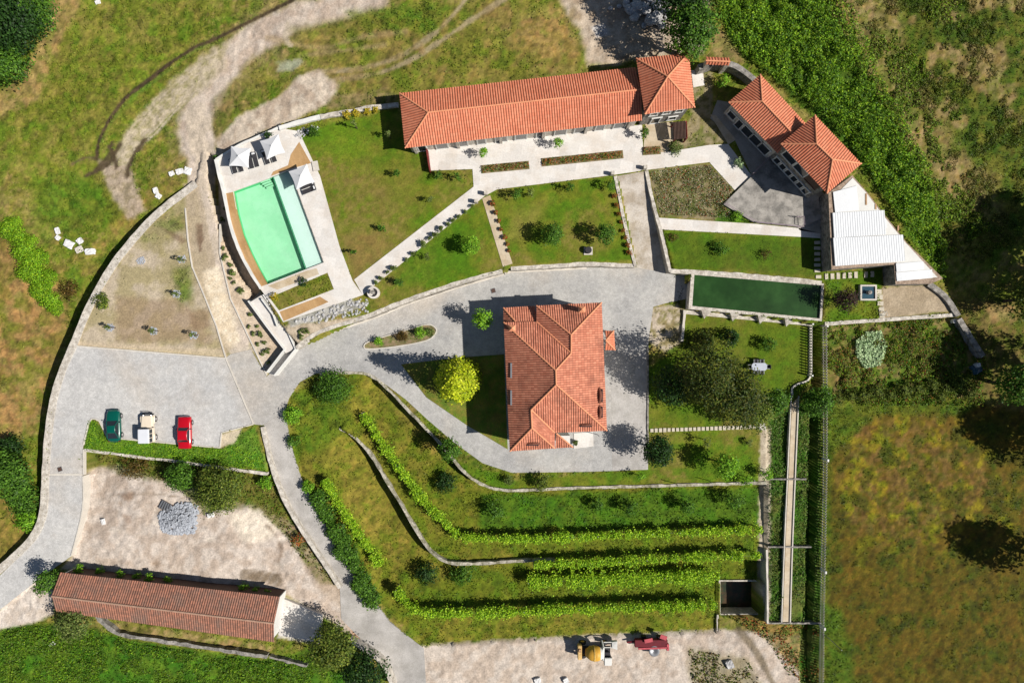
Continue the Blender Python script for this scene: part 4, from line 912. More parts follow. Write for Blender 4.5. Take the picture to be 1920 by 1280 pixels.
mb = MB(); slope(mb, [q[0], q[1]], [q[0], r, r2], .28, .05); slope(mb, [q[0], q[3]], [q[0], r, q[3]], .28, .05); ro2 = mb.build('north_wing_roof', 'roof_house', t); ridge(ro2, q[0], r); 
mb = MB(); mb.prism(inset(q, .3), 1.0, z2 - .03); mb.build('north_wing_wall', 'white', t)
z3 = 6.0; q = Q(z3, (1041,812), (1073,812), (1074,838), (1041,840)); ap = U(1043,812,6.9)
mb = MB(); slope(mb, [q[3], q[2]], [q[3], ap, q[2]], .28, .05); slope(mb, [q[2], q[1]], [q[2], ap, q[1]], .28, .05); ro3 = mb.build('lean_to_roof', 'roof_house', t); ridge(ro3, q[2], ap)
mb = MB(); mb.prism(inset(q, .3), 1.0, z3 - .05); mb.build('lean_to_wall', 'white', t)
z4 = 4.6; q = Q(z4, (1134,620), (1151,620), (1153.5,656), (1134,656)); ap = U(1136,638,5.5)
mb = MB(); slope(mb, [q[0], q[1]], [q[0], ap, q[1]], .3); slope(mb, [q[1], q[2]], [q[1], ap, q[2]], .36); slope(mb, [q[3], q[2]], [q[3], ap, q[2]], .3); ro4 = mb.build('porch_roof', 'roof_new', t)
ridge(ro4, q[1], ap); ridge(ro4, q[2], ap)
mb = MB()
for u, v in ((1150,622),(1152,654)): p = U(u, v, z4); MB().box((p.x - .2, p.y, 2.9), (.25, .25, 3.3)).build('porch_post', 'white', t)

def chimney(u, v, z, s=1.0, hh=1.2):
    p = U(u, v, z); ch = MB(); ch.box((p.x, p.y, z - hh / 2), (.9 * s, .8 * s, hh)); o = ch.build('chimney', 'white', t)
    cp = MB(); cp.add([(p.x - .65 * s, p.y - .6 * s, z), (p.x + .65 * s, p.y - .6 * s, z), (p.x + .65 * s, p.y + .6 * s, z), (p.x - .65 * s, p.y + .6 * s, z), (p.x, p.y, z + .4)], [(0, 1, 4), (1, 2, 4), (2, 3, 4), (3, 0, 4), (3, 2, 1, 0)]); cp.build('chimney_cap', 'ridge', o)
chimney(1091, 580, 9.5, .62, 2.2); chimney(960, 615, 9.2, .6, 2.4)
for u, v, w_, rot in ((1098,799,1.7,0),(999,834,1.7,0)):      # eyebrow dormers and their dark openings
    p = U(u, v, 7.75); mb = MB(); mb.tube([(p.x - w_ / 2, p.y + .25, 7.65), (p.x - w_ / 4, p.y + .2, 7.9), (p.x, p.y + .2, 7.98), (p.x + w_ / 4, p.y + .2, 7.9), (p.x + w_ / 2, p.y + .25, 7.65)], .16, 7); o = mb.build('dormer', 'roof_house', t)
    mb = MB(); mb.box((p.x, p.y, 7.72), (w_ * .85, .12, .3)); mb.build('dormer_opening', 'glass', o)
for v0, v1 in ((727,756),(760,785)):
    p = U(1127, (v0 + v1) / 2, 7.75); L = (v1 - v0) * MPP * .9
    mb = MB(); mb.tube([(p.x - .25, p.y - L / 2, 7.65), (p.x - .15, p.y - L / 4, 7.95), (p.x - .1, p.y, 8.05), (p.x - .15, p.y + L / 4, 7.95), (p.x - .25, p.y + L / 2, 7.65)], .2, 7); o = mb.build('dormer', 'roof_house', t)
    mb = MB(); mb.box((p.x + .12, p.y, 7.75), (.14, L * .85, .34)); mb.build('dormer_opening', 'glass', o)
for v0, v1 in ((680,709),(731,760)):
    p = U(958.5, (v0 + v1) / 2, 7.75); L = (v1 - v0) * MPP * .9
    mb = MB(); mb.box((p.x, p.y, 7.76), (.2, L, .12)); mb.build('roof_vent', 'metal', t)
facade(t, fp[4], fp[3], 1.3, [(.2,1.1,1,1.5,'w'),(.4,1.1,1,1.5,'w'),(.85,1.1,1,1.5,'w'),(.2,1.1,3.8,1.5,'w'),(.5,1.1,3.8,1.5,'w'),(.8,1.1,3.8,1.5,'w')], -1)
facade(t, fp[5], fp[4], 1.3, [(.5,1.2,.05,2.2,'door'),(.8,1.1,3.8,1.5,'w'),(.3,1.1,3.8,1.5,'w')], -1)
facade(t, fp[0], fp[7], 1.3, [(.15 + .17 * q_, 1.1, 3.8, 1.5, 'w') for q_ in range(5)] + [(.15 + .17 * q_, 1.1, 1.0, 1.5, 'w') for q_ in range(5)], -1)
# --- old barn
t = thing('old_barn', 'long old barn with patched brown tile roof beside the dirt yard', 'barn', U(310, 1140, 0))
ze, zr = 3.0, 4.3
NW, NE, SW, SE = U(111,1072,ze), U(525,1118,ze), U(101,1145,ze), U(514,1203,ze); RW, RE = U(97,1117,zr), U(514,1168,zr)
mb = MB(); slope(mb, [NW, NE], [RW, RE], .3, .05); slope(mb, [SW, SE], [RW, RE], .3, .05); roof = mb.build('roof', 'roof_old', t)
ridge(roof, RW, RE, 'ridge_old', .12)
fp = inset([NW, NE, SE, SW], .35); mb = MB(); mb.prism(fp, -.4, ze - .02); mb.build('wall', 'wood', t); mb = MB()  # wall coloured dark to stand in for shadow along the north side
for A_, B_, R_ in ((fp[0], fp[3], RW), (fp[1], fp[2], RE)):
    A_ = Vector((*A_, 0)); B_ = Vector((*B_, 0)); d_ = Vector((1, -.1, 0)) * (.12 if R_ is RW else -.12)
    tri = [(A_.x, A_.y, -.4), (A_.x, A_.y, ze - .1), (B_.x, B_.y, ze - .1), (B_.x, B_.y, -.4), (A_.x * .5 + B_.x * .5, A_.y * .5 + B_.y * .5, zr - .1)]
    tri = [tri[0], tri[1], tri[4], tri[2], tri[3]]; mb.add([(x - d_.x, y - d_.y, z) for x, y, z in tri] + [(x + d_.x * .2, y + d_.y * .2, z) for x, y, z in tri], [(0, 1, 2, 3, 4), (9, 8, 7, 6, 5)] + [(q_, q_ + 5, (q_ + 1) % 5 + 5, (q_ + 1) % 5) for q_ in range(5)]); mb.build('gable_wall', 'white', t); mb = MB()
p = U(107,1142,3.2); MB().box((p.x + .6, p.y + .15, 3.12), (1.5, .7, .08), -.13).build('roof_patch', 'ridge', t)
# --- gate roof, pergola, sheet metal roofs
t = thing('gate_roof', 'tiny tiled gate canopy beside the tower house', 'gate', U(1346, 115, 2.9))
z0 = 6.0; q = Q(z0, (1323,107), (1368,109), (1368,123), (1323,121)); r1, r2 = U(1323,114,6.5), U(1369,116,6.5)
mb = MB(); slope(mb, [q[0], q[1]], [r1, r2], .38); slope(mb, [q[3], q[2]], [r1, r2], .38); ro = mb.build('roof', 'roof_new', t); ridge(ro, r1, r2)
for u in (1327, 1364): p = U(u, 117, 5.8); MB().box((p.x, p.y, 4.2), (.5, .6, 3.3)).build('gate_post', 'stonewall', t)
p = U(1346, 119, 4.5); MB().box((p.x, p.y, 4.1), (2.2, .1, 2.4)).build('gate_leaf', 'redwood', t)
t = thing('pergola', 'small dark timber lean to south of the tower house', 'pergola', U(1275, 245, 2.9))
mb = MB()
for k in range(9): 
    a_ = U(1263 + k * 2.6, 229 - k * .3, 5.0); b_ = U(1264 + k * 2.6, 262 - k * .3, 4.7); mb.tube([a_, b_], .085, 4)
mb.build('slat_roof', 'wood', t)
for u, v in ((1264,230),(1286,228),(1266,261),(1288,259)): p = U(u, v, 4.7); MB().box((p.x, p.y, 3.7), (.14, .14, 2.0)).build('post', 'redwood', t)
p = U(1287, 244, 4.4); MB().box((p.x, p.y, 3.9), (.08, 2.2, 1.6), .04).build('side_panel', 'redwood', t)
t = thing('metal_shed', 'triangular shed roofed with stepped white metal sheets', 'shed', U(1630, 440, 2.9))
sz = 5.6
OUT = [(1553,362),(1598,329),(1625,360),(1660,405),(1700,455),(1768,522),(1745,532),(1679,533),(1676,496),(1563,505),(1559,506)]
mb = MB(); mb.prism(zp(OUT, sz), 2.3, sz); mb.build('wall', 'greystone', t); mb = MB(); mb.prism(zp(OUT, sz), sz, sz + .04); mb.build('wall_cap', mat('shed_stone_cap', C(182, 160, 140), .9, 1.5, .2, 6, .3, .4, 7, C(150, 128, 110)), t)
mb = MB(); mb.prism(zp([(1570,362),(1598,334),(1622,360),(1656,405),(1697,455),(1757,520),(1680,524),(1680,492),(1566,498)], sz), sz - .1, sz + .1); mb.build('white_deck', 'white', t)
def panel(P, z, pitch=.3, name='roof_sheet'):
    W4 = [U(u, v, z) for u, v in P]; mb = MB(); slope(mb, [W4[3], W4[2]], [W4[0], W4[1]], pitch, .016); mb.uv = None; return mb.build(name, 'metalroof', t)
panel([(1562,360),(1611,347),(1611,394),(1562,399)], sz + .2, 5.0); panel([(1561,399),(1659,394),(1661,440),(1562,446)], sz + .26); panel([(1562,446),(1694,440),(1697,489),(1565,499)], sz + .3)
panel([(1680,494),(1732,490),(1733,505),(1680,510)], sz + .2, 4); panel([(1680,511),(1748,505),(1749,521),(1682,527)], sz + .16, 4)
for u, v, w_, h_ in ((1623,374,3,22),(1641,388,3,10),(1683,428,3,10)):
    p = U(u, v, sz); MB().box((p.x, p.y, sz + .1), (w_ * .065, h_ * .065, .12)).build('loose_plank', 'tan', t)
for u0, u1, v in ((1655,1680,470),(1640,1662,420)):
    p = U((u0 + u1) / 2, v, sz); MB().box((p.x, p.y, sz + .12), ((u1 - u0) * .06, 1.2, .06), .1).build('short_sheet', 'metalroof', t)
# ------------------------------------------------------------------ trees and shrubs
DATA = [  # name, label, category, u, v, radius px, height, palette, shape, leaf size, density, group
 ('golden_tree','big golden yellow conical tree on the lawn west of the house','tree',853,715,46,12,'golden','cone',.4,1.9,None),
 ('deciduous_tree','small light green tree in the shade at the house north west corner','tree',905,597,19,5.2,'bright','round',.3,1.1,None),
 ('round_tree','left dark green ball tree on the square lawn','tree',1036,440,21,3.6,'green','round',.26,1.5,None),
 ('round_tree','right dark green ball tree on the square lawn beside the stone pedestal','tree',1135,439,19,3.6,'green','round',.26,1.5,None),
 ('round_tree','bright green round tree alone on the lower triangular lawn','tree',881,461,18,3.2,'bright','round',.26,1.4,None),
 ('large_tree','big dark tree north of the tower house beside the boulder heap','tree',1292,62,50,10,'green','round',.42,1.1,None),
 ('large_tree','tree crown cut by the top edge above the boulder heap','tree',1278,-15,56,10,'dark','round',.42,1.1,None),
 ('conifer','tall dark olive conifer at the top of the tree cluster','tree',1322,700,56,12,'conifer','round',.36,.85,None),
 ('conifer','low dark conifer nearest the east drive','tree',1262,722,38,5.5,'dark','round',.34,.8,None),
 ('conifer','brownish green conifer in the middle of the dark tree cluster','tree',1376,742,58,10,'conifer','round',.34,.85,None),
 ('conifer','olive conifer at the right end of the dark tree cluster','tree',1412,772,36,6.5,'oaky','round',.34,.8,None),
 ('conifer','thin dark conifer above the dark tree cluster','tree',1320,640,26,5,'conifer','cone',.36,.8,None),
 ('conifer','small dark conifer north west of the garden table','tree',1372,632,18,3.6,'dark','cone',.3,.9,None),
 ('shrub','round green bush north east of the garden table','shrub',1441,645,14,2.0,'green','round',.24,1.2,None),
 ('broadleaf_tree','glossy dark round tree at the south end of the east drive','tree',1233,845,29,6.0,'dark','round',.32,1.5,None),
 ('broadleaf_tree','yellow green round tree on the lawn below the stepping stones','tree',1359,872,24,5.0,'bright','round',.3,1.2,None),
 ('sapling','thin young tree south of the stepping stones near the glossy tree','tree',1325,826,10,2.6,'olive','round',.22,.6,None),
 ('sapling','small bush right of the thin young tree below the stepping stones','shrub',1404,829,7,1.0,'olive','round',.2,.9,None),
 ('sapling','young tree west of the yellow green round tree','tree',1311,862,8,2.4,'bright','round',.22,.6,None),
 ('broadleaf_tree','leafy green tree left of the bend in the walkway curb','tree',1452,752,26,6,'green','round',.34,1.1,None),
 ('broadleaf_tree','leafy green tree right of the bend in the walkway curb','tree',1531,752,28,6.5,'green','round',.34,1.1,None),
 ('shrub','dense dark shrub at the north corner of the vineyard slope','shrub',626,727,33,3.0,'green','round',.28,1.5,None),
 ('shrub','bright shrub overhanging the road at the vineyard corner','shrub',549,778,18,1.9,'bright','round',.26,1.2,None),
 ('shrub','shaggy bush below the bright corner shrub','shrub',550,828,13,1.6,'green','round',.26,1.0,None),
 ('shrub','round bush at the roadside halfway down the vineyard bend','shrub',579,912,13,1.7,'bright','round',.26,1.3,None),
 ('leafy_tree','leafy tree growing over the upper retaining wall','tree',843,842,22,3.4,'green','round',.32,1.1,None),
 ('shrub','dark loose shrub on the grass below the upper retaining wall','shrub',835,905,20,1.6,'dark','round',.3,.9,None),
 ('shrub','loose shrub west on the upper vineyard terrace','shrub',925,955,20,2.0,'green','round',.3,.7,None),
 ('shrub','small bush left on the strip between the drive and the upper wall','shrub',955,901,10,1.3,'olive','round',.22,1.0,None),
 ('shrub','larger bush in the middle of the strip between drive and upper wall','shrub',1015,905,17,1.9,'oaky','round',.26,1.0,None),
 ('sapling','young tree on the strip south of the east drive end','tree',1200,893,9,2.3,'bright','round',.22,.7,None),
 ('sapling','bright young tree at the east end of the upper wall','tree',1436,888,12,2.4,'bright','round',.24,.9,None),
 ('sapling','bright young tree above the upper wall right of the thin stakes','tree',1399,901,10,2.2,'bright','round',.24,.8,None),
 ('fruit_tree','young fruit tree left of centre on the upper terrace grass','tree',1180,950,15,2.6,'green','round',.26,.9,None),
 ('fruit_tree','young fruit tree at the middle of the upper terrace grass','tree',1120,945,13,2.0,'green','round',.26,.9,None),
 ('fruit_tree','young fruit tree right of centre on the upper terrace grass','tree',1290,945,17,2.6,'green','round',.26,.9,None),
 ('fruit_tree','young fruit tree near the east end of the upper terrace grass','tree',1378,938,18,3.0,'green','round',.26,.9,None),
 ('shrub','dark bush west below the lower terrace wall','shrub',800,1075,22,2.2,'dark','round',.3,.8,None),
 ('shrub','dark bush in the centre below the lower terrace wall','shrub',868,1072,24,2.0,'green','round',.3,.7,None),
 ('large_bush','big mottled olive bush beside the grey rubble heap','tree',412,918,47,5.0,'oaky','round',.32,1.3,None),
 ('large_bush','darker green bush left of the big mottled bush in the yard','tree',340,893,28,4.0,'green','round',.32,1.2,None),
 ('shrub','twiggy brown bush behind the grass strip in the yard','shrub',252,872,28,1.6,'brown','round',.26,.5,None),
 ('shrub','small green bush by the yard wall right of the mottled bush','shrub',497,905,14,1.7,'bright','round',.26,1.0,None),
 ('shrub','reddish weedy bush against the roadside parapet','shrub',560,1010,12,1.2,'flower','round',.24,.7,None),
 ('broadleaf_tree','leafy tree at the west gable of the old barn','tree',88,1090,22,5.2,'green','round',.3,1.2,None),
 ('broadleaf_tree','grey green tree at the south west corner of the old barn','tree',140,1168,30,4.4,'olive','round',.32,1.1,None),
 ('broadleaf_tree','large tree east of the barn slab by the road bend','tree',622,1212,42,7.5,'oaky','round',.36,1.2,None),
 ('broadleaf_tree','dark tree at the bottom edge by the road bend','tree',682,1258,38,6,'dark','round',.36,1.1,None),
 ('purple_tree','dark purple leaved plum tree beside the square fountain','tree',1583,561,23,4.0,'purple','round',.26,1.2,None),
 ('garden_shrub','bright shrub beside the shaded courtyard entrance','shrub',1354,152,11,2.2,'bright','round',.26,1.1,None),
 ('climbing_plant','yellow green vine climbing a post left on the long terrace','plant',907,288,8,2.6,'bright','round',.24,1.5,None),
 ('climbing_plant','yellow green vine climbing a post in the middle of the long terrace','plant',1045,270,9,2.8,'bright','round',.24,1.5,None),
 ('climbing_plant','darker vine climbing the corner of the tower house','plant',1207,250,8,2.6,'green','round',.24,1.5,None),
 ('garden_shrub','grey olive bush south of the dark pergola','shrub',1265,277,14,1.2,'olive','round',.24,1.2,None),
 ('flowering_shrub','white flowering shrub on the courtyard corner','shrub',1386,305,9,1.1,'silver','round',.22,1.4,None),
 ('shrub','mound of bright grass at the corner of the grey terrace slab','shrub',1382,405,11,.8,'bright','round',.22,1.2,None),
 ('bush','green bush at the left end of the driveway island','shrub',711,640,9,1.3,'bright','round',.22,1.4,None),
 ('bush','brown bush in the middle of the driveway island','shrub',753,630,10,1.0,'brown','round',.22,1.4,None),
 ('bush','larger green bush near the right end of the driveway island','shrub',789,624,11,1.4,'bright','round',.22,1.4,None),
 ('bush','low weedy cover at the right tip of the driveway island','shrub',806,620,10,.6,'olive','round',.2,1.0,None),
 ('garden_shrub','yellow bush near the white garden wall, left one','shrub',532,239,7,1.0,'yellow','round',.2,1.4,None),
 ('garden_shrub','yellow bush in the middle by the white garden wall','shrub',568,233,6,.8,'yellow','round',.2,1.4,None),
 ('garden_shrub','yellow bush at the right end of the white garden wall','shrub',598,225,7,.9,'yellow','round',.2,1.4,None),
 ('garden_shrub','dark green bush at the stone terrace corner of the pool lawn','shrub',589,246,10,1.6,'green','round',.24,1.4,None),
 ('garden_shrub','dark shrub behind the right rear parasol','shrub',503,254,7,1.2,'dark','round',.22,1.3,None),
 ('sapling','slender young tree on the pool lawn nearest the old garden wall','tree',664,233,5,2.8,'olive','round',.2,.6,None),
 ('sapling','slender young tree in the shade of the long building west end','tree',728,252,5,2.6,'olive','round',.2,.6,None),
 ('sapling','small tree on the lawn below the guest house west corner','tree',744,325,7,2.0,'green','round',.22,1.1,None),
 ('garden_shrub','small tree at the right end of the lawn corner by the long terrace','tree',859,331,7,2.4,'green','round',.22,1.0,None),
 ('garden_shrub','bushy plant at the left end of the lawn corner by the long terrace','shrub',822,330,8,1.4,'green','round',.22,1.2,None),
 ('sapling','slender sapling in the middle of the pool lawn','tree',806,373,6,2.0,'olive','round',.2,.7,None),
 ('sapling','dark small bush tree alone in the lower part of the pool lawn','tree',716,427,8,1.4,'green','round',.22,1.1,None),
 ('sapling','sapling with pale ring near the lower corner of the pool lawn','tree',664,474,6,2.0,'green','round',.2,.7,None),
 ('garden_shrub','round bush on the lower lawn near the stone well','shrub',747,530,9,1.7,'green','round',.22,1.2,None),
 ('sapling','bare sapling on the lower lawn beside the diagonal path','tree',802,481,6,2.4,'olive','round',.2,.4,None),
 ('olive_tree','small olive tree at the left end of the square lawn, western of its pair','tree',968,366,11,2.4,'green','round',.22,1.1,None),
 ('olive_tree','small olive tree at the left end of the square lawn, eastern of its pair','tree',994,362,7,2.2,'olive','round',.22,1.1,None),
 ('olive_tree','small olive tree in the middle of the square lawn top edge','tree',1069,351,8,2.4,'green','round',.22,1.2,None),
 ('olive_tree','small olive tree at the right end of the square lawn top edge','tree',1145,347,9,2.4,'green','round',.22,1.2,None),
 ('garden_shrub','spreading bush left on the lawn north of the green tank','shrub',1351,466,15,1.2,'green','round',.24,.9,None),
 ('bare_sapling','sparse dry sapling right on the lawn north of the green tank','tree',1436,478,11,1.0,'brown','round',.2,.4,None),
 ('garden_shrub','dry bush at the left end of the lawn north of the green tank','shrub',1262,446,9,.8,'brown','round',.2,.7,None),
 ('garden_shrub','dark bush on the small lawn by the pool end slab','shrub',568,528,8,1.0,'dark','round',.22,1.2,None),
 ('garden_shrub','yellowish bush at the west corner of the small pool lawn','shrub',515,556,7,1.0,'yellow','round',.2,1.2,None),
 ('broadleaf_tree','dark tree on the right edge beside the shaded corner','tree',1905,720,36,8,'green','round',.4,1.0,None),
 ('broadleaf_tree','shaded tree on the right edge above the straw patch','tree',1935,560,40,8,'oaky','round',.42,1.0,None),
 ('woodland_tree','dark tree in the top left corner','tree',20,40,60,7,'dark','round',.42,1.1,None),
 ('woodland_tree','mid green tree right of the dark top left corner tree','tree',62,18,44,6,'green','round',.4,1.0,None),
 ('woodland_tree','bright low tree at the bottom of the top left corner wood','tree',14,118,40,5,'green','round',.4,1.0,None),
 ('woodland_tree','dark tree in the middle of the left edge below the yellow field','tree',5,890,48,5,'green','round',.4,1.0,None),
 ('shrub','green bush beside the curved wall on the left edge','shrub',48,935,30,2.4,'green','round',.36,1.0,None),
 ('shrub','low green bush above the curved wall end','shrub',52,975,22,1.6,'bright','round',.34,1.0,None),
 ('shrub','dark bush on the left edge beneath the straw field','shrub',20,840,26,2.6,'dark','round',.36,1.0,None),
 ('shrub','twiggy grey brown shrub beside the left hedge','shrub',130,545,22,1.2,'brown','round',.26,.5,None),
 ('shrub','patch of bush near the outer wall foot by the dry garden','shrub',190,565,16,1.0,'oaky','round',.3,.6,None),
]
for d in DATA:
    nm, lb, ct, u, v, r, h, pal, shp, lf, dn, gr = d
    tree = ct == 'tree'
    plant(nm, lb, ct, u, v, r, h, pal, shp, lf * .8, dn * 1.35, gr, tree, base=(h * .22 if tree and h > 2.5 and shp != 'cone' else .05), lumps=.3 if r > 30 else .22, spread=.2 if r > 40 else .28)
# tall trees past the right edge whose shade falls into the photo
for u, v, r, h, l in ((1992,530,92,18,'tall dark tree past the right edge casting the great shadow'), (1985,700,54,16,'tall tree past the right edge beside the vegetable plot'), (2040,842,66,16,'tall tree past the right edge north of the brown field'), (2018,1060,52,15.5,'tall tree past the right edge shading the brown field'), (2010,440,50,15,'slim tall tree past the right edge by the hillside')):
    g = Vector(((u - 960) * MPP, (640 - v) * MPP, 1.5)); plant('tall_tree', l, 'tree', u, v, r, h, 'dark', 'round', .5, 1.0, loc=g, base=h * .15, spread=.22)
# roadside hedge shrubs under the vineyard: copies of one
def proto_group(name, label, cat, group, spots, r, h, pal, leaf, dn=1.0, shape='round', parts=True):
    p0 = None
    for u, v, *s in spots:
        s = s[0] if s else 1.0
        if p0 is None:
            p0 = plant(name, label, cat, u, v, r / MPP / 1.0, h, pal, shape, leaf, dn, group, False, .03); o = p0
        else: o = copy_tree(p0)
        o.location = G(u, v); o.rotation_euler = (0, 0, random.uniform(0, 6.28)); k = s * random.uniform(.85, 1.15); o.scale = (k, k, k * random.uniform(.9, 1.1))
proto_group('hedge_shrub', 'leafy green shrub in the row between the road and the vines', 'shrub', 'shrubs in a row along the south road',
    [(604,930),(618,962),(632,990),(646,1012),(655,1030),(668,1052),(682,1078),(690,1098),(700,1118),(608,950,.8),(640,1030,.8),(676,1090,.8)], 1.35, 2.0, 'green', .26, 1.3)
proto_group('hedge_bush', 'bright green bush in the overgrown hedge strip on the left field', 'shrub', 'bushes of the hedge strip on the left',
    [(18,432),(38,445,.9),(45,470),(62,490,1.1),(70,515,1.1),(85,540),(95,560,.9),(60,455,.8),(80,485,.9),(98,520,.9),(30,420,.8),(108,575,.8),(52,510,.8),(72,545,.7)], 1.4, 1.2, 'bracken', .2, 1.8)
proto_group('wall_vine', 'yellow green plant in the row against the shaded north wall of the barn', 'plant', 'plants along the barn wall',
    [(160,1062),(194,1066),(236,1072),(263,1076),(290,1078),(323,1082),(462,1096),(484,1101),(508,1106)], .55, 1.6, 'bright', .2, 1.6)
proto_group('border_plant', 'small dark plant edging the diagonal path', 'plant', 'small plants edging the diagonal path',
    [(886,388,.9),(872,398),(860,406),(850,413),(840,422),(829,431,1.2),(818,440,1.5),(807,449,1.1),(793,458,1.6),(776,475),(762,487),(740,502,1.4),(728,512),(716,521),(705,530)], .34, .7, 'olive', .15, 1.5)
proto_group('border_plant', 'small dark plant edging the stepped path', 'plant', 'small plants edging the stepped path',
    [(925,382,1.3),(929,400),(935,415),(940,430),(946,445),(951,458),(955,470)], .3, .6, 'flower', .15, 1.5)
proto_group('rosemary_plant', 'tiny dark plant in the sandy planting bed below the pool', 'plant', 'tiny plants in the sandy bed',
    [(421,446),(424,482,1.4),(420,466),(437,512,1.6),(434,497),(433,522,.8),(440,530),(450,543,1.2),(455,546,1.3),(470,590),(468,612),(476,625),(483,612),(490,627,1.3),(484,645),(497,642),(502,658,1.5),(492,664),(505,679),(562,622,.8),(567,618,.8),(571,623,.8),(575,617,.8),(578,622,.8),(566,631,1.1),(423,392),(419,412)], .26, .45, 'olive', .13, 1.5)
proto_group('stake_plant', 'small flowering plant along the east edge of the square lawn', 'plant', 'small plants along the ramp wall',
    [(1152,368),(1156,386),(1160,402),(1164,417),(1168,433),(1172,446),(1176,460),(1179,474)], .32, .6, 'flower', .14, 1.2)
proto_group('wall_shrub', 'low green shrub against the old grey garden wall', 'shrub', 'shrubs against the old garden wall', [(652,217),(668,214),(690,211),(705,208)], .5, .8, 'yellow', .18, 1.4)
for P, lb in (([(905,318),(990,310)], 'left red and green flower bed on the long terrace'), ([(1018,305),(1166,290)], 'long red and green flower bed on the long terrace'), ([(1207,284),(1236,282)], 'short flower bed by the tower porch')):
    a = G(*P[0]); b = G(*P[1]); n = int((b - a).length * 130); tt = rng.random(n); P3 = np.array(a)[None] * (1 - tt[:, None]) + np.array(b)[None] * tt[:, None]
    P3 += np.stack([rng.normal(size=n) * .1, rng.uniform(-.42, .42, n), rng.uniform(.1, .55, n)], 1)
    t = thing('flower_bed', lb, 'flower bed', a)
    V, F_, c = leaf_arrays(P3 - np.array(a), rng.normal(size=(n, 3)) * .6 + [0, 0, .7], rng.uniform(.1, .22, n), leafcol(n, PAL['flower'] + PAL['green'][:2]))
    npmesh('flowers', V, F_, c, 'leaf', t); d_ = b - a; m_ = (a + b) / 2; MB().box((m_.x, m_.y, a.z + .05), (d_.length + .3, 1.05, .2), math.atan2(d_.y, d_.x)).build('soil', 'bedsoil', t)
# ------------------------------------------------------------------ vine rows
def vine_row(P, label, h=1.7, dn=1.0, w=.3):
    pts = curve([G(u, v) for u, v in P], n=6); a = pts[0].copy()
    t = thing('vine_row', label, 'vine row', a); L = [0]
    for i in range(1, len(pts)): L.append(L[-1] + (pts[i] - pts[i - 1]).length)
    n = int(L[-1] * 620 * dn); s = rng.random(n) * L[-1]
    dens_k = fbm(s, s * 0, .7, 3, int(rng.integers(90))); s = s[(dens_k - .5) * .9 + (fbm(s, s * 0 + 9, 2.6, 2, 5) - .5) * .9 + rng.random(n) * .4 > .07]; n = len(s)
    A = np.array(pts); L = np.array(L); B = np.stack([np.interp(s, L, A[:, k]) for k in range(3)], 1)
    i = np.clip(np.searchsorted(L, s) - 1, 0, len(L) - 2); D = A[i + 1] - A[i]; D[:, 2] = 0; D /= np.linalg.norm(D, axis=1, keepdims=True); q = np.stack([-D[:, 1], D[:, 0], D[:, 2] * 0], 1)
    sp = (fbm(s, s * 0 + 4, 2.0, 2, 7) - .5) * 2.2
    off = rng.normal(size=n) * w * (1 + .6 * sp); z = np.where(rng.random(n) < .82, h * rng.beta(8, 1.6, n) + .15 + sp * .25, h * rng.uniform(.25, .9, n))
    B = B + q * off[:, None] + D * rng.normal(size=(n, 1)) * .12; B[:, 2] += z
    V, F_, c = leaf_arrays(B - np.array(a), rng.normal(size=(n, 3)) * .55 + [0, 0, .7], rng.uniform(.1, .25, n), leafcol(n, PAL['vine'], .25), .85)
    npmesh('foliage', V, F_, c, 'leaf', t)
    k = int(L[-1] / 3.5)
    for j in range(k + 1):
        x = L[-1] * j / max(k, 1); p = [float(np.interp(x, L, A[:, m])) for m in range(3)]
        MB().tube([(p[0], p[1], p[2] - .3), (p[0], p[1], p[2] + h)], .06, 5).build('post', 'greystone', t)
    MB().tube([(x, y, z + h * .85) for x, y, z in A[::3]], .012, 4).build('wire', 'metal', t)
vine_row([(684,772),(720,828),(790,925),(862,1000)], 'vine row running diagonally down from the upper terrace corner')
vine_row([(866,1000),(1000,1003),(1200,994),(1420,986)], 'northernmost straight vine row under the dark green grass', 2.0, .8)
vine_row([(1000,1050),(1150,1044),(1300,1036),(1415,1033)], 'second straight vine row, beginning at the lower terrace wall end', 2.2, 1.0)
vine_row([(990,1082),(1150,1076),(1340,1070)], 'third straight vine row, just north of the sunken tank', 2.3, 1.2, .48)
vine_row([(748,1095),(775,1128),(820,1138),(960,1136),(1100,1130),(1335,1124)], 'southernmost long vine row above the dirt lot', 2.3, 1.1)
vine_row([(614,895),(650,955),(718,1052)], 'short diagonal vine row beside the roadside shrubs')
# ------------------------------------------------------------------ uncountable growth
def scatter(P, n):
    P = np.array(P, float); lo = P.min(0); hi = P.max(0); u = rng.uniform(lo[0], hi[0], n); v = rng.uniform(lo[1], hi[1], n); k = inside(P, u, v); u, v = u[k], v[k]
    z = np.full(len(u), 2.0)
    for _ in range(4):
        f = MPP * (CZ - z) / 90; x = (u - 960) * f; y = (640 - v) * f; z = height(x, y, True)
    return x, y, z
def growth(name, P, n, h, leaf, pal, label, cat, s=.35, thr=.35, own=0.0):
    x, y, z = scatter(P, n); f = fbm(x, y, s, 3, 40); f2 = fbm(x, y, 1.1, 3, 41)
    k = (f * .6 + f2 * .4) > thr; x, y, z, f, f2 = x[k], y[k], z[k], f[k], f2[k]
    top = h * np.clip((f * .5 + f2 * .5 - thr) / .3, .12, 1.3); zz = z + top * rng.beta(3, 1.2, len(x))
    c = leafcol(len(x), pal, .2) * (.7 + .6 * fbm(x, y, .8, 3, 44))[:, None]
    c = c * (1 - own) + gcol(x, y) * rng.uniform(.7, 1.6, (len(x), 1)) * own
    V, F_, c = leaf_arrays(np.stack([x, y, zz], 1), rng.normal(size=(len(x), 3)) * .6 + [.1, 0, .8], rng.uniform(.6, 1.4, len(x)) * leaf, c)
    return tag(npmesh(name, V, F_, c, 'leaf'), label, cat, kind='stuff')
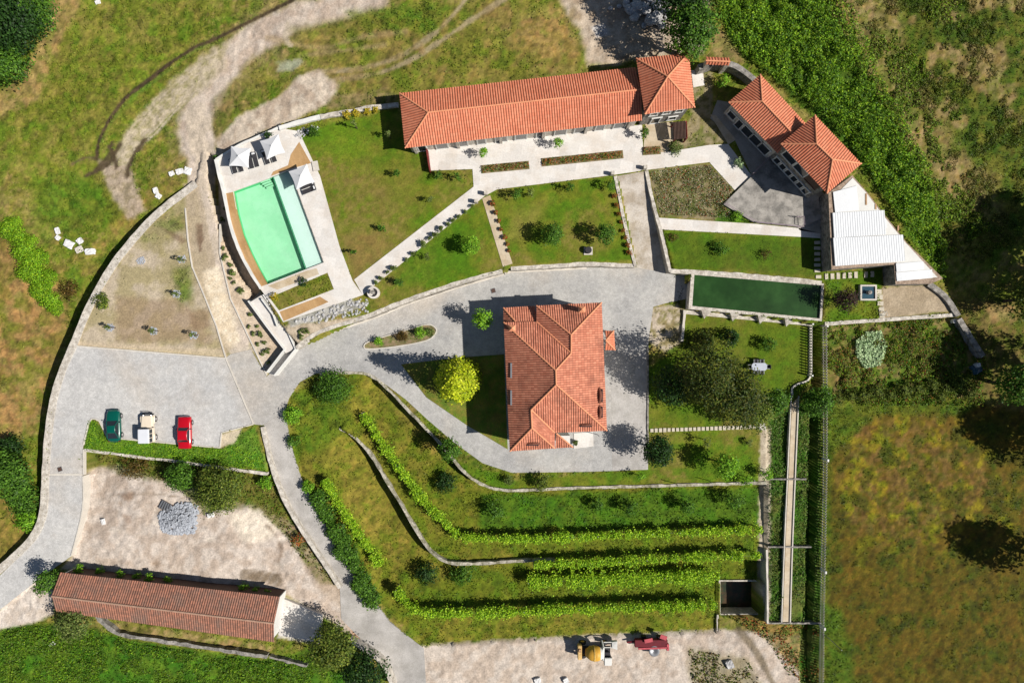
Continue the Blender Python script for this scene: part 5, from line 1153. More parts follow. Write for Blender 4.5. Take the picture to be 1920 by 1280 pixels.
growth('bracken', [(1330,-25),(1560,-25),(1600,40),(1640,140),(1730,290),(1770,480),(1762,530),(1735,500),(1680,415),(1622,318),(1585,262),(1530,206),(1440,140),(1385,100),(1350,40)], 120000, 1.5, .24, PAL['bracken'] * 2 + PAL['green'] + [C(120,150,36)], 'belt of bright green bracken behind the courtyard buildings', 'bracken', .35, .26, .15)
growth('bracken', [(1560,-25),(1800,-25),(1800,140),(1860,430),(1770,480),(1700,280),(1620,80)], 70000, 1.0, .22, PAL['bracken'] + PAL['oaky'], 'loose patches of bracken spreading up the hillside', 'bracken', .16, .56, .25)
growth('undergrowth', [(1520,-25),(1960,-25),(1960,460),(1770,500),(1700,290),(1600,110)], 150000, .45, .17, PAL['oaky'] + PAL['green'][:2] + PAL['flower'][1:3], 'patchy undergrowth over the north east hillside', 'undergrowth', .3, .5, .8)
growth('undergrowth', [(1545,612),(1800,592),(1850,680),(1840,760),(1545,760)], 42000, .8, .2, PAL['oaky'] + PAL['bracken'] + PAL['green'] + PAL['flower'][:2], 'weedy growth across the vegetable plot', 'weeds', .45, .44, .3)
growth('undergrowth', [(-20,1185),(60,1172),(180,1180),(250,1205),(500,1240),(580,1225),(720,1300),(-20,1300)], 52000, .6, .2, PAL['bracken'] + PAL['green'] + PAL['oaky'], 'thick green growth south of the old barn', 'undergrowth', .3, .42, .35)
growth('undergrowth', [(160,850),(330,872),(500,890),(560,980),(630,1095),(560,1040),(480,940),(300,900)], 9000, .5, .26, PAL['oaky'] + PAL['brown'], 'weeds along the edge of the dirt yard', 'weeds', .4, .45)
growth('undergrowth', [(1440,800),(1478,760),(1466,1165),(1442,1165)], 4500, .45, .22, PAL['green'] + PAL['olive'], 'weeds west of the long walkway', 'weeds', .5, .4)
growth('undergrowth', [(1500,760),(1538,770),(1536,1165),(1486,1165)], 5500, .45, .22, PAL['green'] + PAL['olive'], 'weeds east of the long walkway', 'weeds', .5, .4)
growth('heather', [(1218,322),(1330,310),(1374,356),(1356,388),(1390,410),(1240,402)], 9000, .3, .16, PAL['flower'][:1] + PAL['olive'] * 2 + [C(206,196,170), C(190,180,150), C(170,150,110)], 'mottled heather bed by the gravel ramp', 'heather', .8, .36)
growth('undergrowth', [(1290,1215),(1400,1235),(1440,1300),(1300,1300)], 2500, .4, .25, PAL['oaky'] + PAL['brown'], 'weeds at the bottom of the dirt lot', 'weeds', .4, .48)
growth('undergrowth', [(1360,1152),(1480,1168),(1535,1180),(1535,1300),(1500,1300),(1440,1200)], 5000, .5, .25, PAL['oaky'] + PAL['flower'], 'dry weeds south of the sunken tank', 'weeds', .4, .44)
growth('undergrowth', [(165,788),(178,788),(200,820),(412,842),(440,835),(490,850),(498,882),(330,862),(160,840)], 16000, .22, .14, PAL['bracken'], 'long grass strip behind the parked cars', 'grass', .6, .3)
x, y, z = scatter([(1602,640),(1622,622),(1650,620),(1660,650),(1648,684),(1618,690),(1604,668)], 2600); m = len(x); t = thing('cabbage_patch', 'silvery blue green leafy patch in the vegetable plot', 'plants', G(1628, 655)); o_ = np.array(t.location)
V, F_, c = leaf_arrays(np.stack([x, y, z + rng.uniform(.1, .55, m)], 1) - o_, rng.normal(size=(m, 3)) * .45 + [0, 0, .9], rng.uniform(.14, .34, m), leafcol(m, PAL['silverx'], .2), .8); npmesh('foliage', V, F_, c, 'leaf', t)
proto_group('hedge_bush', 'leafy bush in the row between the vegetable plot and the brown field', 'shrub', 'bushes between the vegetable plot and the brown field', [(1568,745),(1592,740,.9),(1615,742),(1640,735,1.1),(1665,738,.8),(1690,728,1.1),(1716,730),(1742,722,1.1),(1768,724),(1792,716,1.2),(1810,735),(1700,742,.7),(1760,740,.8)], 1.0, 1.0, 'oaky', .2, 1.2)
# loose grass tufts over every green area
n = 330000
x = rng.uniform(-69, 69, n); y = rng.uniform(-47, 47, n); g = gcol(x, y); z = height(x, y)
green = (g[:, 1] - g[:, 0] * .78) / (g[:, 1] + .01); k = rng.random(n) < np.clip(green * 3.2, 0, 1) * np.clip((.6 - g[:, 2] / (g[:, 1] + .001)) * 5, 0, 1) * np.clip(fbm(x, y, .6, 3, 50) * 3 - .8, .1, 1)
u = 960 + x / MPP * 90 / (CZ - z); v = 640 - y / MPP * 90 / (CZ - z)
pav = np.zeros(n, bool)
for P, hs in PAVED:
    q_ = inside(P, u, v)
    for h_ in hs: q_ &= ~inside(h_, u, v)
    pav |= q_
k &= ~pav
lawns = np.zeros(n, bool)
for P in ([(556,250),(745,204),(804,322),(888,350),(664,524),(610,410)], [(680,554),(905,368),(945,505),(860,530),(692,590)], [(905,368),(930,356),(1152,330),(1190,497),(950,502)], [(1240,432),(1545,445),(1545,530),(1258,505)], [(1285,585),(1520,608),(1520,715),(1440,800),(1440,903),(960,918),(900,905),(1215,880),(1215,690),(1280,650)]): lawns |= inside(P, u, v)
k &= ~(lawns & (rng.random(n) < .55)); x, y, z, g, lw = x[k], y[k], z[k], g[k], lawns[k]; m = len(x)
sz = np.where(lw, .11, .2) * rng.uniform(.6, 1.6, m)
V, F_, c = leaf_arrays(np.stack([x, y, z + sz * .3 + rng.random(m) * np.where(lw, .02, .14)], 1), rng.normal(size=(m, 3)) * .6 + [.15, 0, 1.0], sz, np.clip(g * rng.uniform(.8, 1.7, (m, 1)) * np.array([[.95, 1.05, .9]]), .004, .8), .4)
tag(npmesh('grass', V, F_, c, 'leaf'), 'loose tufts of grass over the fields and lawns', 'grass', kind='stuff')
# ------------------------------------------------------------------ vehicles
def loft(secs, n=14, e=3.2):
    """secs: (y, half width, z low, z high); superellipse cross sections"""
    mb = MB(); vs = []; fs = []
    for y, w, z0, z1 in secs:
        for k in range(n):
            a = 2 * math.pi * (k + .5) / n; c, s_ = math.cos(a), math.sin(a)
            vs.append((w * math.copysign(abs(c) ** (2 / e), c), y, (z0 + z1) / 2 + (z1 - z0) / 2 * math.copysign(abs(s_) ** (2 / e), s_)))
    m = len(secs)
    for i in range(m - 1):
        for k in range(n): fs.append((i * n + k, i * n + (k + 1) % n, (i + 1) * n + (k + 1) % n, (i + 1) * n + k))
    fs += [tuple(range(n)), tuple(range((m - 1) * n, m * n))]
    return mb.add(vs, fs)
def frustum(y0, y1, w, z0, y2, y3, w2, z1):
    vs = [(-w, y0, z0), (w, y0, z0), (w, y1, z0), (-w, y1, z0), (-w2, y2, z1), (w2, y2, z1), (w2, y3, z1), (-w2, y3, z1)]
    return MB().add(vs, [(0, 3, 2, 1), (4, 5, 6, 7), (0, 1, 5, 4), (1, 2, 6, 5), (2, 3, 7, 6), (3, 0, 4, 7)])
def wheel(t, x, y, r=.32, w=.22):
    mb = MB(); mb.tube([(x - w / 2, y, r), (x + w / 2, y, r)], r, 16); o = mb.build('wheel', 'black', t, local=True)
    mb = MB(); mb.tube([(x - w / 2 - .01, y, r), (x + w / 2 + .01, y, r)], r * .6, 12); mb.build('rim', 'chrome', o, local=True)
def mirror_lights(t, L, W, zf):
    for sx in (-1, 1):
        mb = MB(); mb.tube([(sx * W * .36, L / 2 - .12, zf), (sx * W * .36, L / 2 - .02, zf)], .09, 8); mb.build('headlight', 'chrome', t, local=True)
        mb = MB(); mb.box((sx * W * .36, -L / 2 + .04, zf), (.25, .1, .1)); mb.build('tail_light', 'darkred', t, local=True)
        mb = MB(); mb.box((sx * (W / 2 + .06), L * .12, .95), (.16, .1, .1)); mb.build('wing_mirror', 'black', t, local=True)
def coupe(name, label, u, v, ang, m, L, W, secs, cab, cz):
    t = thing(name, label, 'car', G(u, v, .05), ang)
    loft([(y * L, w * W / 2, a, b) for y, w, a, b in secs], 18, 3.6).build('body', m, t, local=True, smooth=True)
    y0, y1, y2, y3, wb, wt, zb, zt = cab; y0, y1, y2, y3 = [q * L for q in (y0, y1, y2, y3)]; wb *= W / 2; wt *= W / 2
    frustum(y0, y1, wb, zb, y2, y3, wt, zt - .03).build('side_window', 'glass', t, local=True)
    rp = loft([(y2 - .06, wt * .9, zt - .06, zt - .005), (y2 + .1, wt * 1.03, zt - .07, zt + .03), ((y2 + y3) / 2, wt * 1.04, zt - .07, zt + .05), (y3 - .1, wt * 1.03, zt - .07, zt + .03), (y3 + .06, wt * .9, zt - .06, zt - .005)], 14, 3.5); rp.build('roof', m, t, local=True, smooth=True)
    for sx in (-1, 1):
        for a, b in ((y0, y2), (y1, y3)):
            MB().tube([(sx * wb, a, zb), (sx * wt, b, zt)], .05, 5).build('pillar', m, t, local=True)
        MB().tube([(sx * wb * 1.0, y0, zb + .01), (sx * wb, y1, zb + .01)], .03, 5).build('window_trim', 'chrome' if m == 'car_red' else m, t, local=True)
        for y in (-.3 * L, .31 * L): wheel(t, sx * (W / 2 - .1), y)
    for sgn in (-1, 1): MB().tube([(-W * .42, sgn * (L / 2 - .02), .48), (0, sgn * (L / 2 + .06), .48), (W * .42, sgn * (L / 2 - .02), .48)], .06, 6).build('bumper', 'chrome' if m == 'car_red' else m, t, local=True)
    mirror_lights(t, L, W, .62)
    return t
coupe('sports_coupe', 'dark green rounded coupe parked leftmost of the three cars', 218.5, 797, .04, 'car_green', 4.05, 1.85,
      [(-.5,.60,.38,.66),(-.47,.82,.28,.80),(-.38,.94,.22,.88),(-.2,1.0,.2,.9),(0,1.0,.2,.88),(.2,1.0,.2,.86),(.36,.96,.22,.80),(.46,.84,.28,.70),(.5,.62,.38,.58)], (-.40,.17,-.20,.02,.80,.58,.86,1.28), 0)
coupe('muscle_car', 'bright red saloon car parked rightmost of the three cars', 351, 809.5, .01, 'car_red', 4.1, 1.78,
      [(-.5,.86,.4,.84),(-.485,.94,.3,.9),(-.3,.98,.24,.93),(0,1.0,.24,.93),(.3,.98,.24,.93),(.485,.95,.3,.9),(.5,.88,.4,.84)], (-.29,.17,-.20,.07,.84,.68,.92,1.36), 0)
t = thing('offroad_car', 'cream off road car with white hardtop parked between the green and red cars', 'car', G(283, 800.5, .05), .02)
loft([(-1.85,.74,.5,1.02),(-1.8,.8,.45,1.06),(-.2,.8,.45,1.06),(0,.8,.45,1.06),(.2,.78,.45,1.06),(1.5,.68,.5,1.02),(1.6,.62,.55,.98)], 18, 7).build('body', 'car_cream', t, local=True)
frustum(-1.83, .02, .76, 1.06, -1.78, -.12, .68, 1.74).build('side_window', 'glass', t, local=True)
loft([(-1.86,.68,1.72,1.84),(-1.8,.71,1.70,1.88),(-.9,.72,1.70,1.9),(-.1,.71,1.70,1.88),(-.04,.68,1.72,1.84)], 16, 7).build('hardtop', 'car_white', t, local=True)
for sx in (-1, 1):
    for y in (-1.8, -1.2, -.65, -.02): MB().tube([(sx * .77, y, 1.05), (sx * .70, min(y, -.12), 1.75)], .05, 5).build('pillar', 'car_cream', t, local=True)
    for y in (-1.25, 1.1):
        wheel(t, sx * .78, y, .36, .24); loft([(y - .5,.12,.55,.72),(y - .3,.16,.7,.82),(y + .3,.16,.7,.82),(y + .5,.12,.55,.72)], 10, 4).build('fender', 'car_cream', t, local=True).location = (sx * .8, 0, 0)
    MB().tube([(sx * .5, 1.6, .8), (sx * .5, 1.68, .8)], .1, 10).build('headlight', 'chrome', t, local=True)
    MB().box((sx * .95, .1, 1.2), (.18, .06, .2)).build('wing_mirror', 'black', t, local=True)
MB().box((0, 1.78, .6), (1.5, .14, .18)).build('bumper', 'black', t, local=True); MB().tube([(-.5, 1.86, .62), (-.5, 1.92, .95), (.5, 1.92, .95), (.5, 1.86, .62)], .04, 6).build('bull_bar', 'black', t, local=True)
MB().tube([(-.3, 1.72, .78), (.3, 1.72, .78)], .1, 8).build('winch', 'metal', t, local=True)
# ------------------------------------------------------------------ machines on the dirt lot
t = thing('mixer_truck', 'yellow drum concrete mixer truck parked on the dirt lot', 'mixer truck', G(1112, 1213))
def L_(x, y, z): return (x, y, z)
MB().box((0, 0, .75), (4.4, 1.0, .3)).build('chassis', 'charcoal', t, local=True)
for x in (-1.5, 1.4):
    for sy in (-1, 1):
        mb = MB(); mb.tube([(x, sy * .75, .5), (x, sy * 1.05, .5)], .5, 14); o = mb.build('wheel', 'black', t, local=True); MB().tube([(x, sy * .74, .5), (x, sy * 1.06, .5)], .26, 10).build('rim', 'yellow', o, local=True)
def axlathe(prof, n=24):
    mb = MB(); vs = []; fs = []; m = len(prof)
    for k in range(n):
        a = 2 * math.pi * k / n
        for x, r in prof: vs.append((x, r * math.cos(a), 1.75 + x * .12 + r * math.sin(a)))
    for k in range(n):
        for i in range(m - 1): fs.append((k * m + i, k * m + i + 1, ((k + 1) % n) * m + i + 1, ((k + 1) % n) * m + i))
    return mb.add(vs, fs)
dr = axlathe([(-1.25, .05), (-1.2, .45), (-.6, .92), (-.1, 1.0), (.35, .96), (.7, .8), (.75, .6)]).build('drum', 'yellow', t, local=True, smooth=True)
axlathe([(-.14, 1.02), (-.14, 1.05), (.0, 1.05), (.0, 1.02)]).build('drum_ring', mat('pale_yellow', C(236, 196, 110), .5), dr, local=True)
axlathe([(.7, .8), (1.0, .66), (1.08, .5), (1.0, .45)]).build('drum_mouth', 'white', dr, local=True)
MB().tube([(1.05, -1.2, .9), (1.15, -.8, 1.9), (1.15, .8, 2.0), (1.05, 1.3, .9)], .12, 6).build('drum_frame', 'white', t, local=True)
MB().box((-1.95, .0, 1.25), (.55, 1.9, .8)).build('engine_cover', mat('tan_paint', C(222, 184, 120), .5), t, local=True, bevel=.06)
MB().box((-1.95, .35, 1.75), (.3, .4, .25)).build('air_filter', 'tan', t, local=True)
cab = MB().box((1.75, -1.0, 1.35), (1.0, 1.0, 1.5)).build('cab', 'white', t, local=True, bevel=.06); MB().box((1.75, -1.0, 1.6), (1.04, 1.04, .5)).build('cab_window', 'glass', cab, local=True)
MB().box((1.75, -.25, 1.3), (.7, .5, .4)).build('seat', 'charcoal', t, local=True)
mb = MB(); mb.add([(2.3, .3, .6), (3.1, .3, .6), (3.1, 1.3, .7), (2.3, 1.3, .7), (2.4, .4, 1.1), (3.1, .2, 1.2), (3.1, 1.4, 1.3), (2.4, 1.2, 1.1)], [(0, 3, 2, 1), (0, 1, 5, 4), (2, 3, 7, 6), (1, 2, 6, 5), (4, 5, 6, 7)]); mb.build('loading_bucket', 'white', t, local=True)
for sy in (.45, 1.15): MB().tube([(1.3, sy, 1.0), (2.4, sy, 1.0)], .07, 6).build('bucket_arm', 'white', t, local=True)
t = thing('towed_machine', 'pink and dark red towed machine with grey hopper on the dirt lot', 'machine', G(1218, 1203))
MB().box((.0, .25, .75), (4.4, 1.0, .7)).build('body', 'darkred', t, local=True, bevel=.05)
MB().box((.2, -.32, 1.1), (3.9, .22, .2), .03).build('beam', 'rust', t, local=True); MB().box((2.2, -.2, .95), (.35, .9, .5)).build('end_box', 'rust', t, local=True, bevel=.04)
MB().box((-.4, .8, 1.35), (1.1, .5, .12), .2).build('cover_plate', 'rust', t, local=True); MB().box((1.6, 1.2, 1.3), (.9, .55, .12), -.35).build('cover_plate', 'rust', t, local=True)
MB().lathe((.4, -.75, .4), [(.05, 0), (.62, .1), (.72, .7), (.66, .75), (.3, .5), (.05, .45)], 20).build('hopper', 'metal', t, local=True, smooth=True)
MB().box((-2.6, .3, .6), (1.2, .2, .16), .1).build('tow_bar', 'darkred', t, local=True)
for x in (-.9, 1.2):
    for sy in (-.55, .95): MB().tube([(x, sy - .1, .38), (x, sy + .1, .38)], .38, 12).build('wheel', 'black', t, local=True)
# ------------------------------------------------------------------ pool furniture
def parasol(label, u, v, ang, s=1.25, h=2.55):
    t = thing('parasol', label, 'parasol', U(u, v, 2.95 + h * .9).xy.to_3d() + Vector((0, 0, 2.95)), ang, 'white square parasols on the sun deck')
    mb = MB(); vs = []; fs = []; n = 8; m = 7
    for i in range(n * 4):
        k, f = divmod(i, n); a = [(-1, -1), (1, -1), (1, 1), (-1, 1)]; p = Vector(a[k]).lerp(Vector(a[(k + 1) % 4]), f / n); c = 1 - .09 * math.sin(math.pi * f / n)
        for j in range(m): q = j / (m - 1); vs.append((p.x * s * q * (1 - (1 - c) * q), p.y * s * q * (1 - (1 - c) * q), h + .25 - .62 * q ** .8))
    N_ = n * 4
    for i in range(N_):
        for j in range(m - 1): fs.append((i * m + j, i * m + j + 1, ((i + 1) % N_) * m + j + 1, ((i + 1) % N_) * m + j))
    mb.add(vs, fs); mb.build('canopy', 'fabric', t, local=True)
    MB().tube([(0, 0, 0), (0, 0, h + .32)], .04, 8).build('pole', 'metal', t, local=True); MB().box((0, 0, .06), (.7, .7, .12)).build('base', 'greystone', t, local=True)
    for sx, sy in ((-1, -1), (1, -1), (1, 1), (-1, 1)): MB().tube([(0, 0, h + .15), (sx * s * .97, sy * s * .97, h - .4)], .015, 4).build('rib', 'metal', t, local=True)
parasol('white square parasol at the west corner of the sun deck', 449, 294, -.1)
parasol('white square parasol at the north of the sun deck behind the striped loungers', 510.5, 275, .36)
parasol('white square parasol standing over the shallow pool shelf edge', 565, 331, .4)
def make_lounger(label, u, v, ang):
    t = thing('sun_lounger', label, 'sun lounger', G(u, v, .06), ang, 'dark striped sun loungers on the pool deck')
    fr = MB()
    for sx in (-.32, .32): fr.box((sx, 0, .28), (.06, 1.95, .06))
    for y in (-.95, 0, .95): fr.box((0, y, .28), (.6, .06, .06))
    fr.build('frame', 'white', t, local=True)
    for sx in (-.3, .3):
        for y in (-.8, .8): MB().box((sx, y, .13), (.06, .06, .26)).build('leg', 'white', t, local=True)
    MB().box((0, -.35, .35), (.56, 1.2, .08)).build('mattress', 'charcoal', t, local=True, bevel=.02)
    mb = MB(); mb.add([(-.28, .26, .33), (.28, .26, .33), (.28, .93, .62), (-.28, .93, .62), (-.28, .24, .41), (.28, .24, .41), (.28, .9, .7), (-.28, .9, .7)], [(0, 3, 2, 1), (4, 5, 6, 7), (0, 1, 5, 4), (1, 2, 6, 5), (2, 3, 7, 6), (3, 0, 4, 7)]); mb.build('backrest', 'charcoal', t, local=True)
    MB().box((0, .72, .66), (.4, .2, .07)).build('pillow', 'fabric', t, local=True)
    return t
l0 = None
for lb, u, v, a in (('left lounger of the pair under the west corner parasol', 440, 313, .3), ('right lounger of the pair under the west corner parasol', 451.5, 310, .3), ('left lounger of the pair between the two rear parasols', 471.5, 304, .25), ('right lounger of the pair between the two rear parasols', 481, 301, .25),
                    ('left lounger of the pair below the north parasol', 500, 296, .35), ('right lounger of the pair below the north parasol', 513, 292, .35), ('upper lounger of the pair beside the shallow shelf', 579, 348, -1.2), ('lower lounger of the pair beside the shallow shelf', 582, 357.5, -1.2)):
    if l0 is None: l0 = o = make_lounger(lb, u, v, a)
    else: o = copy_tree(l0)
    o.location = G(u, v, .06); o.rotation_euler = (0, 0, a); o['label'] = lb
# planter pot on deck
def pot(label, u, v, r, h, m='white', pal='green', rp=6):
    g = G(u, v, .05); t = thing('planter', label, 'planter', g); MB().lathe((0, 0, 0), [(.0, 0), (r * .8, 0), (r, h), (r * .86, h), (r * .8, h * .8), (0, h * .8)], 16).build('pot', m, t, local=True)
    V, F_, c = crown_arrays(r * 1.1, r * 1.1, r * .8, h + r * .5, 20, 14, .16, PAL[pal]); npmesh('foliage', V, F_, c, 'leaf', t)
pot('white pot with a small shrub at the west corner of the sun deck', 411, 299, .4, .5)
pot('dark potted plant on the house patio', 1079, 828, .28, .4, 'greystone', 'olive')
# garden table with six chairs
t = thing('garden_table', 'pale grey long table on the lawn by the dark conifers', 'table', G(1420, 687))
mb = MB(); mb.prism([(-1.0, -.25), (-.75, -.5), (.75, -.5), (1.0, -.25), (1.0, .25), (.75, .5), (-.75, .5), (-1.0, .25)], .70, .76); mb.build('tabletop', mat('pale_grey_tabletop', C(190, 196, 208), .5, 1, .05, 8, .08), t, local=True)
for x in (-.7, .7):
    for y in (-.35, .35): MB().tube([(x, y, 0), (x, y, .7)], .04, 6).build('leg', 'metal', t, local=True)
c0 = None
for lb, dx, dy, a in (('chair at the west end of the garden table', -1.2, 0, math.pi / 2), ('chair at the east end of the garden table', 1.2, 0, -math.pi / 2), ('north west chair at the garden table', -.4, .72, 0), ('north east chair at the garden table', .4, .72, 0), ('south west chair at the garden table', -.4, -.72, math.pi), ('south east chair at the garden table', .4, -.72, math.pi)):
    g = G(1420, 687); loc = (g.x + dx, g.y + dy, g.z)
    if c0 is None:
        c0 = o = thing('garden_chair', lb, 'chair', loc, a, 'chairs around the garden table')
        MB().box((0, 0, .44), (.5, .5, .06)).build('seat', 'charcoal', o, local=True); MB().box((0, .25, .68), (.5, .06, .46)).build('backrest', 'charcoal', o, local=True)
        for sx in (-.22, .22):
            MB().box((sx * 1.15, 0, .64), (.05, .5, .04)).build('armrest', 'metal', o, local=True)
            for sy in (-.22, .22): MB().box((sx, sy, .21), (.04, .04, .42)).build('leg', 'metal', o, local=True)
    else: o = copy_tree(c0)
    o.location = loc; o.rotation_euler = (0, 0, a); o['label'] = lb
# ------------------------------------------------------------------ stone garden features
t = thing('stone_well', 'round pale stone well at the end of the diagonal path', 'well', G(702, 549))
MB().lathe((0, 0, 0), [(.75, 0), (.78, .8), (.55, .8), (.5, .2), (0, .2)], 22).build('basin', 'cream', t, local=True); MB().lathe((0, 0, .2), [(.22, 0), (.16, .9), (.3, 1.0), (.3, 1.15), (0, 1.2)], 12).build('spout', 'rust' if False else 'greystone', t, local=True)
t = thing('stone_pedestal', 'dark round millstone on a square slab on the square lawn', 'sculpture', G(1102, 470))
MB().box((.05, -.05, .08), (1.1, 1.0, .16)).build('base', 'kerb', t, local=True); MB().lathe((0, 0, .16), [(.42, 0), (.46, .5), (.4, .62), (0, .62)], 18).build('millstone', 'charcoal', t, local=True)
t = thing('square_fountain', 'square stone fountain with dark water beside the purple tree', 'fountain', G(1625, 549))
mb = MB(); mb.prism([(-1.05, -1.0), (1.05, -1.0), (1.05, 1.0), (-1.05, 1.0)], 0, .5, [[(-.85, -.8), (.85, -.8), (.85, .8), (-.85, .8)]]); mb.build('basin', 'kerb', t, local=True); MB().box((0, 0, .2), (1.72, 1.62, .3)).build('water', 'tealglass', t, local=True); MB().lathe((0, 0, .3), [(.3, 0), (.15, .5), (.25, .6), (0, .7)], 12).build('spout', 'greystone', t, local=True)
MB_ = MB().box((0, 0, .1), (.75, 1.25, .2), .2); o = MB_.build('stone_slab', 'kerb', None, local=True); o.location = G(592, 312); tag(o, 'pale flat slab lying on the lawn beside the pool deck', 'slab')
def rail(label, P, z, h=.95, m='rail'):
    pts = [U(u, v, z) for u, v in P]; t = thing('railing', label, 'railing', pts[0])
    for hh in (h, h * .5): MB().tube([p + Vector((0, 0, hh)) for p in pts], .035, 6).build('rail', m, t)
    for a, b in zip(pts, pts[1:]):
        n = max(1, int((b - a).length / 1.5))
        for k in range(n + 1): p = a.lerp(b, k / n); MB().tube([p, p + Vector((0, 0, h))], .03, 5).build('post', m, t)
M['rail'] = mat('mauve_metal', C(176, 158, 166), .5, 2, .05, 9, .05)
rail('mauve metal railing round the grey terrace slab', [(1357,383),(1386,401),(1415,418),(1502,427)], 3.25)
rail('dark handrail beside the courtyard steps', [(1490,408),(1502,408),(1503,424)], 3.25)
rail('thin railing along the shaded wing of the courtyard', [(1408,328),(1430,306),(1460,278)], 3.0)
rail('small white gate railing at the sandy plot corner', [(1648,592),(1655,584),(1656,592)], 2.9, 1.0, 'white')
# ------------------------------------------------------------------ stepping stones
s0 = None
def stones(label, group, pts, sx, sy, ang=0):
    first = None
    for u, v in pts:
        if first is None:
            o = first = MB().box((0, 0, .05), (sx, sy, .14)).build('stepping_stone', 'stepstone', None, local=True, bevel=.02); tag(o, label, 'stepping stone', group)
        else: o = first.copy(); COL.objects.link(o)
        o.location = G(u, v, .01); o.rotation_euler = (0, 0, ang + random.uniform(-.06, .06)); o.scale = (random.uniform(.9, 1.08), random.uniform(.9, 1.08), 1)
M['stepstone'] = mat('pale_stepping_stone', C(214, 204, 184), .85, 1.5, .1, 8, .15)
stones('pale stepping stone in the long row across the lawn south of the conifers', 'stepping stones across the east lawn', [(1222 + k * 8.0, 806.5 - k * .27) for k in range(26)], .42, .5)
stones('pale stepping stone in the column beside the shed wall', 'stepping stones beside the shed', [(1532, 455 + k * 10.5) for k in range(6)] + [(1534, 519)], .75, .42)
stones('pale stepping stone in the row south of the metal shed', 'stepping stones south of the metal shed', [(1549 + k * 11, 518.5 - k * .6) for k in range(6)] + [(1623, 515), (1635, 514)], .45, .8)
stones('pale stepping stone in the column beside the square fountain', 'stepping stones beside the fountain', [(1647, 547), (1649, 557), (1650, 569), (1652, 580), (1653, 591)], .75, .6)
# ------------------------------------------------------------------ fences
def fence(label, a, b, h, gap=.36, w=.17, flip=1):
    A = G(*a); B = G(*b); t = thing('picket_fence', label, 'fence', A, 0, 'pale picket fence sections on the east boundary'); d = (B - A); L = d.length; n = int(L / gap); ang = math.atan2(d.y, d.x); mb = MB()
    for k in range(n + 1):
        p = A.lerp(B, k / n); mb.box((p.x, p.y, p.z + h / 2), (w, .03, h + random.uniform(-.04, .04)), ang + random.uniform(-.06, .06))
    mb.build('pickets', 'picket', t)
    for z in (.35, h - .3): MB().tube([A + Vector((0, 0, z)), B + Vector((0, 0, z))], .025, 5).build('rail', 'picket', t)
    for q in (A, B): MB().box((q.x, q.y, q.z + h / 2 + .1), (.2, .2, h + .2)).build('post', 'white', t)
M['picket'] = mat('weathered_picket', C(214, 208, 198), .85, 2, .15, 10, .25)
for a, b, l in (((1541,612),(1542,735),'picket fence section between the table lawn and the vegetable plot'), ((1542,745),(1542,858),'picket fence section below the leafy tree at the walkway bend'), ((1542,860),(1538,1064),'long picket fence section along the brown field'), ((1538,1066),(1536,1168),'picket fence section beside the walkway south end'), ((1536,1170),(1535,1285),'picket fence section at the bottom edge')):
    fence(l, a, b, 1.5)
fence('short slatted fence along the east side of the table lawn', (1516,608), (1515,703), 1.2)
# ------------------------------------------------------------------ rocks, rubble, sacks
def rock_mesh(seed, r=1.0):
    bm = bmesh.new(); bmesh.ops.create_icosphere(bm, subdivisions=2, radius=r); R = np.random.default_rng(seed); off = R.normal(size=(5, 3))
    for v in bm.verts:
        k = 1.0
        for o in off: k -= .16 * max(0, v.co.normalized().dot(Vector(o).normalized()) - .45) * 2
        v.co = v.co * k * R.uniform(.93, 1.07); v.co.z *= .75
    return bm
rocks = []
for s_ in range(6):
    bm = rock_mesh(s_); me = bpy.data.meshes.new('boulder'); bm.to_mesh(me); bm.free(); me.materials.append(M['stone']); rocks.append(me)
Pb = [(1170,0),(1250,0),(1252,30),(1240,60),(1205,52),(1175,30)]; k = 0
while k < 62:
    u, v = random.uniform(1165, 1255), random.uniform(-8, 62)
    if not inside(Pb, np.array([u]), np.array([v]))[0] and v > 0: continue
    o = bpy.data.objects.new('boulder', rocks[k % 6]); COL.objects.link(o); s_ = random.uniform(.35, .75)
    o.location = G(u, v, s_ * .4 + random.uniform(0, .8) * (1 if 1185 < u < 1235 and v < 45 else .2)); o.scale = (s_ * random.uniform(.8, 1.5), s_, s_ * random.uniform(.6, 1)); o.rotation_euler = (random.random() * .6, random.random() * .6, random.random() * 6)
    tag(o, 'pale grey boulder in the heap at the top edge by the big tree', 'boulder', 'boulders heaped at the top edge'); k += 1
for u, v, l in ((1144,17,'loose boulder left of the heap at the top edge, lower one'), (1160,13,'loose boulder left of the heap at the top edge, upper one')):
    o = bpy.data.objects.new('boulder', rocks[1]); COL.objects.link(o); o.location = G(u, v, .2); o.scale = (.4, .35, .35); tag(o, l, 'boulder')
def rubble(name, label, P, n, smin, smax, mound, m, cat='rubble'):
    P = np.array(P, float); ctr = P.mean(0); c3 = G(*ctr); mb = MB(); bmr = [rock_mesh(20 + q) for q in range(3)]; data = [([v.co.copy() for v in b.verts], [[v.index for v in f.verts] for f in b.faces]) for b in bmr]; q = 0
    d0 = segdist(P, np.array([ctr[0]]), np.array([ctr[1]]), True)[0]
    while q < n:
        u, v = random.uniform(P[:, 0].min(), P[:, 0].max()), random.uniform(P[:, 1].min(), P[:, 1].max())
        if not inside(P, np.array([u]), np.array([v]))[0]: continue
        d = segdist(P, np.array([u]), np.array([v]), True)[0] / d0; g = U(u, v, c3.z); s_ = random.uniform(smin, smax); vs, fs = data[q % 3]
        R = Matrix.Rotation(random.random() * 6, 3, 'Z') @ Matrix.Rotation(random.random(), 3, 'X')
        mb.add([R @ (x * s_) + Vector((g.x, g.y, c3.z + mound * min(1, d) * random.uniform(.6, 1.0))) for x in vs], fs); q += 1
    return tag(mb.build(name, m, loc=c3), label, cat, kind='stuff')
